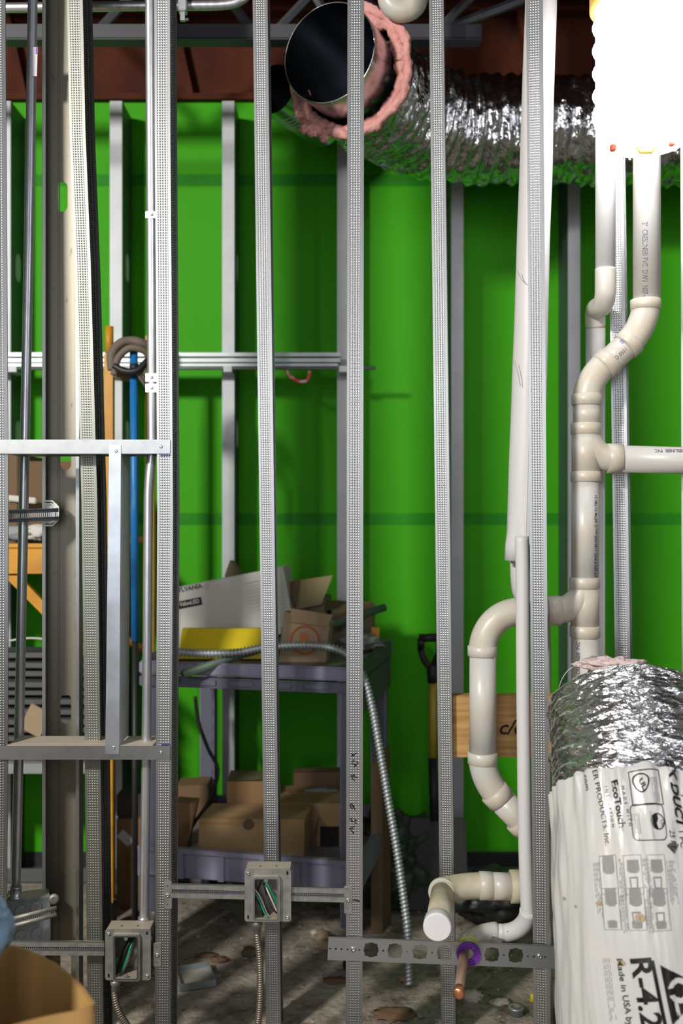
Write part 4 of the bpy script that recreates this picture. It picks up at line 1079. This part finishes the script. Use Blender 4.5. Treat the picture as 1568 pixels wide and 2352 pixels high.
# blue pole with hose loop
def blue_pole():
    y = .66; r = thing('blue_pole', 'blue painted steel pole standing behind the short bluish upright', 'pole', (P(309, 1470, y).x, y, 0))
    t, b = P(307, 806, y), Vector((P(310, 1470, y).x, y, 0))
    MB().tube([t, P(310, 1472, y)], .0115, 20).build('shaft', M_BLUE, r)
    MB().tube([P(310, 1468, y), b], .009, 16).build('lower_shaft', M_BLACK, r)
    MB().lathe([(.013, 0), (.013, .02)], P(308, 852, y), (0, 0, 1)).build('collar', M_BLACK, r)
    h = thing('hose_loop', 'grey brown hose looped over the top of the blue pole', 'hose', P(300, 850, y))
    MB().tube(smooth_path([P(258, 850, y-.02), P(256, 815, y-.02), P(275, 790, y-.01), P(300, 783, y+.0), P(325, 788, y+.0), P(345, 802, y+.01), P(358, 840, y+.02)], 8), .0135, 14).build('outer_loop', M_BROWNC, h)
    MB().tube(smooth_path([P(262, 862, y-.025), P(270, 825, y-.025), P(292, 802, y-.025), P(315, 800, y-.022), P(338, 812, y-.02), P(350, 850, y-.02)], 8), .0105, 14).build('inner_loop', M_BROWNC, h)
    MB().tube(smooth_path([P(262, 840, y-.03), P(285, 852, y-.035), P(312, 852, y-.035), P(330, 838, y-.03), P(352, 815, y-.02)], 8), .010, 12).build('black_tie', M_BLACK, h)
    MB().tube(smooth_path([P(312, 850, y-.02), P(322, 868, y-.02), P(338, 893, y-.02), P(352, 920, y-.01), P(356, 1000, y)], 8), .005, 10).tube(smooth_path([P(318, 852, y-.02), P(330, 868, y-.02), P(345, 893, y-.02), P(356, 915, y-.01)], 8), .004, 10).build('loose_end', M_BROWNC, h)
    MB().tube(smooth_path([P(265, 862, y+.03), P(300, 868, y+.03), P(350, 855, y+.03)], 8), .012, 10).build('drab_band', M_CARDO, h)
blue_pole()

# bundle of tracks carried across the wall studs
def bundle():
    y = SY-.06
    lab = ['uppermost grey metal track of the long horizontal bundle', 'middle grey metal track of the long horizontal bundle', 'lowest grey metal track of the long horizontal bundle']
    for i, py in enumerate((816, 829, 841)):
        a, b = P(-150, py, y), P(781 if i < 2 else 776, py, y); m = MB()
        h = .0125 if i < 2 else .013
        pr = [(-.018, -h/2), (.018, -h/2), (.018, h/2), (.014, h/2), (.012, -h/2+.003), (-.012, -h/2+.003), (-.014, h/2), (-.018, h/2)]
        m.hexa([a+Vector((0, yy, zz)) for yy, zz in pr], [b+Vector((0, yy, zz)) for yy, zz in pr])
        tag(m.build('metal_track', mat('bundle_steel_%d' % i, (.34, .36, .38), .4, .7)), lab[i], 'track', 'bundle of tracks across the green wall')
    a, b = P(-150, 846, y-.025), P(862, 845, y-.025)
    tag(MB().tube([a, b], .0065, 14).build('steel_rod', mat('rod_steel', (.30, .32, .33), .4, .7)), 'thin steel rod under the bundle, sticking out furthest right', 'rod')
    tag(MB().tube(smooth_path([P(655, 850, y-.03), P(668, 866, y-.03), P(688, 876, y-.03), P(706, 872, y-.03), P(712, 852, y-.03)], 6), .006, 8).build('red_ribbon', M_REDR), 'red and white ribbon dangling under the track bundle', 'ribbon')
    for px in (35, 265, 525, 788):
        c = P(px, 853, y); br = MB().box(c+Vector((0, .018, -.004)), (.028, .085, .006)).box(c+Vector((0, -.03, .004)), (.028, .004, .02)).build('support_angle', M_WST)
        tag(br, {35: 'small angle under the track bundle, at the stud nearest the left edge', 265: 'small angle under the track bundle, at the stud behind the yellow scaffold post', 525: 'small angle under the track bundle, at the stud above the white carton', 788: 'small angle under the right end of the track bundle'}[px], 'angle')
bundle()

# stack of dark laths at left
random.seed(11)
ly = .86
xl0 = P(-120, 0, ly).x; xl1 = P(232, 0, ly).x
shelf = thing('grey_shelf', 'grey board shelf under the stacked dark strips at left', 'shelf', (xl0, ly, 0))
zs = P(0, 1745, ly).z
MB().corners(xl0-.1, xl1, ly-.05, ly+.22, zs-.03, zs).build('board', M_GREYB, shelf)
MB().corners(xl0-.1, xl0-.07, ly-.04, ly+.2, 0, zs-.03).build('leg', M_GREYB, shelf); MB().corners(xl1-.03, xl1, ly-.04, ly+.2, 0, zs-.03).build('leg', M_GREYB, shelf)
zz = zs+.0005; i = 0; ztl = P(0, 1490, ly).z
where = ['on the grey board', 'just above the lowest', 'third from the bottom', 'fourth from the bottom', 'fifth from the bottom', 'sixth from the bottom', 'seventh from the bottom', 'eighth from the bottom', 'ninth from the bottom', 'tenth from the bottom', 'eleventh from the bottom', 'twelfth from the bottom']
nl = 12; hh = (ztl-zs)/nl
for i in range(nl):
    tl = random.uniform(-.004, .004); x0 = xl0-random.uniform(0, .1); x1 = xl1-random.uniform(0, .03)
    m = MB(); yo = random.uniform(-.02, .02)
    m.box(((x0+x1)/2, ly+.05+yo, zz+hh*.3), (x1-x0, .14, hh*.55), Matrix.Rotation(random.uniform(-.012, .012), 3, 'Y'), bev=.002)
    tag(m.build('metal_strip', M_LATH), 'dark grey strip in the stack behind the left conduit, %s' % (where[i] if i < nl-1 else 'topmost'), 'strip', 'stack of dark strips')
    zz += hh
pl = MB().box(P(82, 1655, ly-.045), (.07, .006, .085), Matrix.Rotation(.5, 3, 'Y') @ Matrix.Rotation(.12, 3, 'X')).build('cardboard_tag', M_CARDL)
tag(pl, 'torn pale cardboard tag leaning on the dark strips', 'tag')
tag(MB().tube(smooth_path([P(-30, 1480, .8), P(20, 1472, .8), P(60, 1466, .8), P(100, 1468, .8), P(150, 1480, .8), P(210, 1490, .8)], 6), .003, 8).build('white_cable', M_PAPER), 'thin pale cable lying over the stack of dark strips', 'cable')

# ------------------------------------------------------------------ utility cart
CO = Vector((-.545, .685, 0)); ex = Vector((.975, -.21, 0)).normalized(); ey_ = Vector((.21, .975, 0)).normalized(); CW, CL = .585, .47
CR = Matrix((ex, ey_, Vector((0, 0, 1)))).transposed()
def C(u, v, z): return CO+ex*u+ey_*v+Vector((0, 0, z))
def cart():
    r = thing('utility_cart', 'dusty lavender plastic utility cart loaded with boxes and pipe', 'cart', C(CW/2, CL/2, 0))
    zt = .862
    def bx(u0, u1, v0, v1, z0, z1, b, bev=0): b.box(C((u0+u1)/2, (v0+v1)/2, (z0+z1)/2), (u1-u0, v1-v0, z1-z0), CR, bev=bev)
    b = MB(); bx(-.03, CW+.03, -.03, CL+.03, zt-.034, zt-.018, b); b.build('top_tray_floor', mat('tray_floor', (.16, .15, .13), .8, var=(12, (.28, .26, .22), .45, .7)), r)
    for nm, (u0, u1, v0, v1) in {'front': (-.035, CW+.035, -.035, -.018), 'back': (-.035, CW+.035, CL+.018, CL+.035), 'left': (-.035, -.018, -.018, CL+.018), 'right': (CW+.018, CW+.035, -.018, CL+.018)}.items():
        h = .0 if nm != 'right' else 0
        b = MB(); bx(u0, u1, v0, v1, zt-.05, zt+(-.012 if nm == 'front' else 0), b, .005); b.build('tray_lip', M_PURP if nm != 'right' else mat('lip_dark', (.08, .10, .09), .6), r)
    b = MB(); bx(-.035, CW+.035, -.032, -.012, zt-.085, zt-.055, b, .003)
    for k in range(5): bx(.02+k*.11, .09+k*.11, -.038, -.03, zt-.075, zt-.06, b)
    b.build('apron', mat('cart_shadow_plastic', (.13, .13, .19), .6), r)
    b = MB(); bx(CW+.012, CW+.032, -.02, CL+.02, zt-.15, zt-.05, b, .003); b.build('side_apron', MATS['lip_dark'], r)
    for (u, v) in ((0, 0), (CW, 0), (0, CL), (CW, CL)):
        b = MB(); bx(u-.028, u+.022, v-.02, v+.02, .12, zt-.06, b, .004); n0 = len(b.bm.faces)
        for k in range(9): bx(u+.008, u+.018, v-.0225, v-.0195, .3+k*.05, .315+k*.05, b)
        b.bm.faces.ensure_lookup_table()
        for f in b.bm.faces[n0:]: f.material_index = 1
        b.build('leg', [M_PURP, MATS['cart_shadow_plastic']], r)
        MB().lathe([(.02, 0), (.014, .03), (.014, .05)], C(u, v, .08), (0, 0, 1)).build('caster_stem', M_STD, r)
        MB().cyl(C(u-.014, v, .043), C(u+.014, v, .043), .043, seg=24).build('caster', M_BLACK, r)
    zs = .262
    b = MB(); bx(-.03, CW+.03, -.03, CL+.03, zs-.02, zs, b); b.build('lower_tray_floor', M_PURP, r)
    for nm, (u0, u1, v0, v1) in {'front': (-.035, CW+.035, -.035, -.018), 'back': (-.035, CW+.035, CL+.018, CL+.035), 'left': (-.035, -.018, -.018, CL+.018), 'right': (CW+.018, CW+.035, -.018, CL+.018)}.items():
        b = MB(); bx(u0, u1, v0, v1, zs-.03, zs+.055, b, .003); lp = b.build('tray_lip', M_PURP, r)
        if nm == 'front':
            b = MB()
            for k in range(6): bx(-.035+k*.122, -.018+k*.122, -.041, -.034, zs-.03, zs+.05, b)
            bx(-.035, CW+.035, -.043, -.034, zs+.043, zs+.056, b)
            b.build('rib', M_PURP, lp)
    return zt-.018, zs
TZ, LZ = cart()

def front_box(name, quad, y, depth, m, label, cat='box', flap=None, group=None, mats=None, zfloor=None):
    """box whose front face has the four given picture corners (tl,tr,br,bl) at depth y"""
    q = [P(a, b, y) for a, b in quad]
    if zfloor is not None:
        q[2].z = max(q[2].z, zfloor) if False else q[2].z
    r = thing(name, label, cat, (q[2]+q[3])/2, group)
    return r, q
def hollow(r, q, dv, m, name='carton', t=.004, openf=False):
    dv = Vector(dv); MB().hexa(q, [p+dv for p in q]).build(name, m, r)
# white carton
r, q = front_box('lamp_carton', [(392, 1353), (650, 1301), (676, 1450), (392, 1512)], .85, .1, M_CWHITE, 'large white printed carton tilted on the cart', 'box')
zmin = min(p.z for p in q)
q[3].z = TZ+.002
MB().hexa(q, [p+Vector((.015, .13, .0)) for p in q]).build('carton', M_CWHITE, r)
u = (q[1]-q[0]).normalized(); n = Vector((-u.z, 0, u.x))
def on_card(px, py, s, size, m, nm='printing', off=0, **k):
    o = P(px, py, .8492)
    letters(nm, s, size, lambda x, y, z: o+u*x+n*y+Vector((0, -z-off, 0)), m, r, **k)
on_card(402, 1358, 'SYLVANIA', .020, M_INK, bold=.03, sx=.93)
MB().tube([P(474, 1348, .849)+Vector((math.cos(a)*.0065, 0, math.sin(a)*.0065)) for a in [2*PI*k/20 for k in range(21)]], .0008, 6).build('round_mark', M_INKG, r)
o = P(408, 1400, .8492); MB().poly([o+n*.0, o+u*.078, o+u*.078+n*.024, o+n*.024], (0, -.0006, 0)).build('black_panel', M_INK, r)
on_card(412, 1389, 'ValueLED', .0175, M_CWHITE, bold=.02, sx=.9, off=.0009)
for px in (562, 640):
    bb_ = MB()
    for i in range(9):
        o = P(px+(i*1.2), 1342+i*8, .8492); wv = .05 if px == 562 else .022
        bb_.poly([o, o+u*wv, o+u*wv+n*(.0035 if i == 0 and px == 562 else .0012), o+n*(.0035 if i == 0 and px == 562 else .0012)], (0, -.0005, 0), mi=0)
    bb_.build('printed_lines', M_INKG, r)
MB().poly([P(646, 1440, .849), P(651, 1440, .849), P(652, 1468, .849), P(646, 1468, .849)], (0, -.0005, 0)).build('black_panel', M_INK, r)
# card flap rising behind
def dn(p, z): p.z = z; return p
tag(MB().poly([dn(P(516, 1320, 1.0), TZ+.001), dn(P(548, 1320, 1.0), TZ+.001), P(548, 1312, 1.0), P(528, 1287, 1.0), P(516, 1320, 1.0)], (.01, .012, .0)).build('card_flap', M_CARDO), 'small drab cardboard corner sticking up behind the white carton', 'cardboard')
# yellow folded box
r = thing('yellow_box', 'flat bright yellow box lying in front of the white carton', 'box', P(510, 1520, .72))
MB().hexa([P(418, 1444, .77), P(606, 1444, .77), P(606, 1492, .73), P(412, 1490, .73)], [P(418, 1444, .77)+Vector((0, .03, 0)), P(606, 1444, .77)+Vector((0, .03, 0)), P(606, 1492, .77), P(412, 1492, .77)]).build('lid', M_YEL, r)
MB().corners(P(410, 0, .73).x, P(606, 0, .73).x, .70, .78, TZ+.005, P(0, 1490, .73).z).build('tray', M_YEL, r)
# small cardboard box with orange stamp
r = thing('cardboard_box', 'small light cardboard box with a round orange stamp on the cart', 'box', P(700, 1520, .70))
q = [P(652, 1405, .66), P(757, 1428, .66), dn(P(748, 1523, .66), TZ+.001), dn(P(640, 1520, .66), TZ+.001)]
MB().hexa(q, [p+Vector((.01, .05, 0)) for p in q]).build('carton', M_CARDL, r)
MB().poly([P(668, 1397, .655), P(764, 1412, .655), P(753, 1440, .655), P(668, 1428, .655)], (0, -.003, 0)).build('flap', mat('card_mid', (.36, .25, .15), .8), r)
c = P(700, 1470, .659)
MB().tube([c+Vector((math.cos(a)*.040, 0, math.sin(a)*.040)) for a in [2*PI*k/30 for k in range(31)]], .0028, 6).build('stamp_ring', M_INKO, r)
letters('stamp_letter', 'R', .052, lambda x, y, z: c+Vector((x, -.0006-z, y)), M_INKO, r, bold=.03, align='CENTER')
# open box with raised flaps
r = thing('cardboard_box', 'open drab cardboard box with raised flaps behind the stamped box', 'box', P(720, 1450, .9))
q = [P(662, 1372, .92), P(745, 1372, .92), dn(P(745, 1490, .92), TZ+.001), dn(P(662, 1490, .92), TZ+.001)]
MB().hexa(q, [p+Vector((.02, .12, 0)) for p in q]).build('carton', M_CARDO, r)
MB().poly([P(664, 1336, .92), P(764, 1321, .92), P(738, 1388, .9), P(680, 1400, .9)], (0, .003, 0)).build('flap', mat('card_olive', (.22, .18, .09), .8), r)
MB().poly([P(664, 1336, .92), P(690, 1332, .92), P(676, 1395, .88), P(668, 1372, .88)], (0, .003, 0)).build('flap', M_CARDD, r)
# dark box right
r = thing('cardboard_box', 'dark brown open box at the right end of the cart', 'box', P(800, 1460, .86))
q = [P(760, 1400, .96), P(858, 1400, .96), dn(P(855, 1472, .96), TZ+.001), dn(P(760, 1490, .96), TZ+.001)]
MB().hexa(q, [p+Vector((.01, .14, 0)) for p in q]).build('carton', mat('card_dim', (.16, .13, .08), .85), r)
MB().poly([P(748, 1378, 1.05), P(858, 1383, 1.05), P(858, 1402, .96), P(750, 1402, .96)], (0, .003, 0)).build('flap', M_CARDD, r)
MB().poly([P(758, 1430, .93), P(795, 1400, .93), P(800, 1420, .93), P(762, 1448, .93)], (0, .003, 0)).build('flap', M_CARDD, r)
tag(MB().corners(P(853, 0, .9).x, P(871, 0, .9).x, .9, .93, TZ+.001, P(0, 1441, .9).z).build('orange_block', M_ORNG), 'small orange piece peeking behind the dark box on the cart', 'scrap')
tag(MB().blob(P(825, 1475, .86), .05, 4, .5, 2.6, (1.3, .9, .5), seed=5).build('plastic_bag', mat('clear_grey_bag', (.20, .22, .19), .25, bump=(16, .8, .02))), 'crumpled shiny grey plastic bag on the right corner of the cart', 'bag')
r = thing('plastic_pipe', 'long grey green plastic pipe lying across the cart', 'pipe', P(420, 1548, .57))
a, b = P(419, 1549, .56), P(883, 1395, .93)
MB().tube([a, b], .0118, 18).build('tube', M_GPIPE, r)
dd = (a-b).normalized()
MB().lathe([(.0085, -.001), (.0085, .0015)], a, dd, 18).build('bore', M_BLACK, r)
armored('flexible_conduit', [P(372, 1492, .62), P(390, 1495, .62), P(412, 1497, .62), P(470, 1501, .62), P(540, 1499, .62), P(610, 1487, .62), P(690, 1482, .61), P(750, 1486, .6), P(795, 1503, .59), P(830, 1545, .56), P(851, 1610, .55), P(868, 1700, .53), P(890, 1830, .51), P(912, 1960, .49), P(930, 2090, .47), P(935, 2140, .46), P(938, 2260, .45)], .0105, 'silver flexible conduit draped over the cart and hanging to the floor', mat('bright_armor', (.48, .52, .55), .5, .75), .0105, 14)

# lower shelf boxes
def sbox(quad, y, dv, m, label, extra=None, name='cardboard_box', zf=None):
    q = [P(a, b, y) for a, b in quad]; zf = LZ+.001 if zf is None else zf; q[2].z = q[3].z = zf; r = thing(name, label, 'box', (q[2]+q[3])/2)
    MB().hexa(q, [p+Vector(dv) for p in q]).build('carton', m, r)
    if extra: extra(r, y)
    return r
yb = .655
def ex1(r, y):
    MB().poly([P(457, 1880, y-.001), P(697, 1882, y-.001), P(697, 1895, y-.001), P(457, 1892, y-.001)], (0, -.001, 0)).build('tape', mat('card_tape', (.34, .20, .09), .5), r)
    c = P(571, 1893, y-.001); MB().lathe([(.016, 0), (.016, .0012)], c, (0, -1, 0), 20).build('round_stamp', mat('stamp_brown', (.12, .075, .04), .8), r)
sbox([(457, 1880), (699, 1882), (697, 1985), (454, 1985)], yb, (.02, .15, 0), M_CARD, 'long closed cardboard box at the front of the cart lower shelf', ex1)
sbox([(521, 1795), (606, 1795), (606, 1960), (521, 1960)], yb+.17, (.01, .12, 0), mat('card_warm', (.33, .19, .085), .8), 'tall cardboard box behind the long closed box on the lower shelf', lambda r, y: MB().poly([P(521, 1795, y), P(606, 1790, y), P(612, 1771, y+.08), P(530, 1770, y+.08)], (0, .003, 0)).build('flap', M_CARDO, r))
def ex3(r, y):
    MB().poly([P(735, 1898, y-.001), P(778, 1898, y-.001), P(778, 1950, y-.001), P(735, 1950, y-.001)], (0, -.001, 0)).build('black_patch', M_INK, r)
    MB().poly([P(716, 1918, y-.02), P(732, 1876, y-.01), P(722, 1960, y-.02)], (0, -.003, 0)).build('flap', M_CARDD, r)
sbox([(604, 1844), (800, 1846), (800, 1975), (604, 1975)], yb+.155, (0, .1, 0), M_CARD, 'wide cardboard box with a black patch on the lower shelf', ex3)
sbox([(640, 1820), (800, 1822), (800, 1900), (640, 1900)], yb+.27, (0, .08, 0), mat('card_mid2', (.30, .18, .09), .8), 'cardboard box full of grey scraps at the back of the lower shelf', lambda r, y: MB().blob(P(735, 1818, y+.03), .03, 3, .5, 4, (2, .7, .35)).build('scraps', M_GREYB, r))
sbox([(674, 1776), (800, 1772), (800, 1840), (674, 1840)], yb+.36, (0, .06, 0), M_CARDD, 'dark cardboard box at the very back of the lower shelf')
# boxes left of / around cart
def exl(r, y):
    o = P(288, 1925, y-.002); Rr = Matrix.Rotation(.75, 3, 'Y')
    MB().box(o, (.05, .002, .03), Rr).build('paper_label', M_PAPER, r)
    for k in (0, 1): MB().tube([P(300+22*k, 1968, y-.002)+Vector((math.cos(a)*.012, 0, math.sin(a)*.012)) for a in [2*PI*j/20 for j in range(21)]], .0008, 6).build('ring_mark', M_CARDD, r)
q0 = P(0, 2045, .78)
sbox([(267, 1882), (345, 1880), (345, 2068), (267, 2068)], 1.0, (0, .16, 0), mat('card_shade', (.25, .145, .07), .8), 'cardboard box with a slanted white label on the floor left of the cart', exl, zf=.001)
sbox([(268, 1826), (345, 1824), (345, 1890), (268, 1890)], 1.02, (0, .12, 0), mat('card_black', (.07, .055, .045), .8), 'blackish carton lying on top of the labelled box, left of the cart', zf=P(0, 1880, 1.0).z+.001)
sbox([(404, 1806), (476, 1802), (490, 1870), (404, 1870)], 1.02, (0, .1, 0), mat('card_dim2', (.20, .12, .06), .8), 'dim cardboard box behind the bright stud, left end of the lower shelf')
sbox([(404, 1842), (452, 1846), (430, 1925), (404, 1935)], .80, (0, .06, 0), mat('card_mid3', (.28, .16, .075), .8), 'half hidden cardboard box leaning beside the long closed box')
tag(MB().tube(smooth_path([P(448, 1600, 1.0), P(456, 1660, 1.0), P(478, 1720, .98), P(500, 1770, .96), P(480, 1840, .93), P(440, 1900, .9), P(420, 1960, .85)], 6), .006, 10).build('black_cable', M_BLACK), 'black cable hanging behind the cart between its shelves', 'cable')
sbox([(852, 1762), (876, 1725), (878, 1900), (852, 1990)], .80, (.03, .08, 0), mat('card_dim3', (.15, .10, .05), .8), 'dim upright cardboard sheet box beyond the right end of the cart', zf=.001)

# dark junk at right of cart, shovel
tag(MB().blob((P(895, 2040, 1.02).x, 1.02, .145), .145, 5, .45, 2.2, (.95, .8, 1.02), seed=6).build('tarp_heap', M_DARKG), 'dark green crumpled tarp heap against the wall behind the hanging conduit', 'tarp')
tag(MB().blob((P(1150, 2110, .9).x, .92, .07), .10, 4, .4, 2.4, (1.6, 1.0, .8), seed=12).build('tarp_heap', mat('black_bag', (.015, .017, .015), .4, bump=(9, .7, .02))), 'low black bag on the floor behind the capped drain stub', 'bag')
sh = thing('shovel', 'shovel with black D grip and yellow shaft leaning by the green wall', 'shovel', (P(992, 2000, 1.0).x, .98, 0))
sy = 1.08
MB().tube([P(966, 1466, sy), P(966, 1490, sy)]+bend(P(966, 1488, sy), P(968, 1520, sy), P(990, 1535, sy), 6), .011, 12).tube([P(962, 1466, sy), P(1010, 1464, sy)], .014, 12).tube([P(1008, 1466, sy), P(1008, 1500, sy), P(994, 1532, sy)], .011, 12).tube([P(992, 1526, sy), P(994, 1568, sy)], .018, 14).build('grip', M_BLACK, sh)
MB().tube([P(994, 1562, sy), P(993, 1745, sy-.02)], .013, 14).build('shaft', mat('yellow_shaft', (.50, .33, .05), .4), sh)
MB().tube([P(993, 1742, sy-.02), Vector((P(993, 1742, sy).x, 1.0, .28))], .015, 14).build('sleeve', M_BLACK, sh)
x = P(993, 1742, sy).x
MB().hexa([(x-.1, 1.0, .29), (x+.1, 1.0, .29), (x+.1, .93, .02), (x-.1, .93, .02)], [(x-.1, 1.006, .29), (x+.1, 1.006, .29), (x+.1, .936, .02), (x-.1, .936, .02)]).build('blade', M_BLACK, sh)

# ------------------------------------------------------------------ foreground cardboard bin and blue glove
def bin_():
    zr = .592
    rim = [(-.85, 1.62), (-.70, 1.612), (-.54, 1.588), (-.454, 1.535), (-.395, 1.472), (-.353, 1.408), (-.346, 1.392), (-.36, 1.375), (-.42, 1.345), (-.55, 1.25), (-.72, 1.17), (-.85, 1.13)]
    p = smooth_path([Vector((x, d-D0, 0)) for x, d in rim], 6); n = len(p)
    r = thing('cardboard_bin', 'large bowed cardboard bin open at the top, nearest the viewer at left', 'box', (-.6, -.83, 0))
    b = MB(); t = .006; cen = Vector((-.62, -.82, 0)); zf = 0.002
    ins = [q+(cen-q).normalized()*t for q in p]
    V = [[b.bm.verts.new(q+Vector((0, 0, z))) for q in src] for src, z in ((p, zf), (p, zr), (ins, zr), (ins, zf))]
    for a in range(3):
        for i in range(n): j = (i+1) % n; b.face([V[a][i], V[a][j], V[a+1][j], V[a+1][i]], 0, a != 1)
    b.build('wall', M_CARDF, r)
    MB().poly([(-.97, -1.075, zr-.01), (-.56, -.965, zr-.01), (-.57, -1.00, zr+.44), (-.97, -1.11, zr+.44)], (.003, -.005, 0)).build('flap', M_CARDF, r)  # unseen raised flap, added to shade the inside of the bin
    b = MB(); b.face([b.bm.verts.new(q+Vector((0, 0, zf+.005))) for q in ins]); b.build('bottom', M_CARDF, r)
bin_()
g_ = MB().blob(P(-14, 2128, -.72), .028, 4, .35, 2.2, (1.0, .8, 1.45), seed=2).tube([P(5, 2120, -.73), P(-2, 2160, -.75), P(-25, 2200, -.75), P(-40, 2260, -.75)], [.016, .013, .012, .012], 12)
tag(g_.build('blue_glove', M_TEAL), 'blurred pale blue glove bunched over the cardboard bin at the left border', 'glove')
tag(MB().tube([P(-60, 2160, -.80), Vector((P(-60, 2160, -.80).x, -.80, .01))], .014, 12).build('handle_stick', M_WOOD), 'wooden stick standing in the bin under the blue glove', 'stick')

# ------------------------------------------------------------------ floor debris
r = thing('metal_tray', 'shallow square metal cover lying on the floor left of centre', 'tray', (-.40, .50, 0))
c = Vector((-.40, .50, .0)); Rm = Matrix.Rotation(.3, 3, 'Z')
MB().box(c+Vector((0, 0, .004)), (.095, .11, .003), Rm).build('base', M_STB, r)
b = MB()
for (dx, dy, w_, l_) in ((0, .055, .095, .003), (0, -.055, .095, .003), (.0475, 0, .003, .11), (-.0475, 0, .003, .11)): b.box(c+Rm @ Vector((dx, dy, .012)), (w_, l_, .018), Rm)
b.build('rim', M_STB, r)
def ground(px, py):
    d = H*F/(py-1176); return Vector(((px-784)*d/F, d-D0, 0))
for px, py, rr, m, nm, lab, cat, sq in (
    (1085, 2297, .022, M_FOAM, 'foam_scrap', 'pale lump of scrap behind the copper stub end', 'scrap', (1.3, .8, .7)),
    (1150, 2305, .020, M_FOAM, 'foam_scrap', 'flat pale scrap right of the copper stub end', 'scrap', (1.5, .8, .35)),
    (1222, 2302, .010, M_YEL, 'yellow_scrap', 'tiny yellow scrap left of the stud beside the bagged duct', 'scrap', (.6, .6, 1.3)),
    (742, 2160, .022, M_CARDL, 'debris_lump', 'larger light brown lump on the floor left of the holed bracket', 'debris', (1, 1, .8)),
    (722, 2145, .012, M_FOAM, 'debris_lump', 'small white chip beside the light brown lump', 'debris', (1, 1, .6)),
    (750, 2178, .018, M_CARDL, 'debris_lump', 'rounded brown lump at the left end of the holed bracket', 'debris', (1.2, 1, .8)),
    (573, 2195, .017, mat('drab_clod', (.13, .11, .06), .9), 'debris_lump', 'drab olive clod left of the hanging armored cable', 'debris', (1.3, 1, .8)),
    (505, 2208, .016, M_CARDD, 'debris_lump', 'dark rust brown flake between the left studs', 'debris', (1.6, 1, .4)),
    (476, 2196, .014, M_CARDD, 'debris_lump', 'thin dark flake further left of the rust brown flake', 'debris', (2.2, 1, .3)),
    (905, 2335, .03, M_CARDD, 'debris_lump', 'low dark curled scrap at the bottom edge near the centre', 'debris', (1.8, 1, .3)),
    (770, 2255, .018, M_CARDD, 'debris_lump', 'dark crumbs below the holed bracket left end', 'debris', (1.9, 1, .35)),
    (930, 2250, .015, M_CARDL, 'debris_lump', 'brown crumb under the holed bracket', 'debris', (1.5, 1, .4))):
    g0 = ground(px, py); tag(MB().blob(g0+Vector((0, 0, rr*sq[2]*.7)), rr, 3, .5, 3, sq, seed=px).build(nm, m), lab, cat)
g0 = ground(1185, 2330)
tag(MB().lathe([(.019, 0), (.019, .016), (.021, .017), (.021, .020), (.012, .021), (.012, .014)], g0, (0, 0, 1), 24).build('metal_fitting', M_STB), 'small bluish metal fitting on the floor near the bagged duct', 'fitting')
random.seed(21)
b = MB()
for i in range(1500):
    x = random.uniform(-1.3, 1.1); y = random.uniform(-.1, 1.15); s = random.uniform(.0012, .0042)*(1.7 if random.random() < .08 else 1)
    g = bmesh.ops.create_icosphere(b.bm, subdivisions=1, radius=s)
    k = random.uniform(.4, .8); mi = random.choice((0, 0, 1, 2))
    for v in g['verts']:
        v.co = Vector((v.co.x*random.uniform(.7, 1.5)+x, v.co.y*random.uniform(.7, 1.4)+y, v.co.z*k+s*k*.8))
        for f in v.link_faces: f.material_index = mi
tag(b.build('floor_crumbs', [M_GRAV, M_FOAM, M_CARDD]), 'crumbs and chips scattered over the dirty concrete floor', 'debris', None, 'stuff')
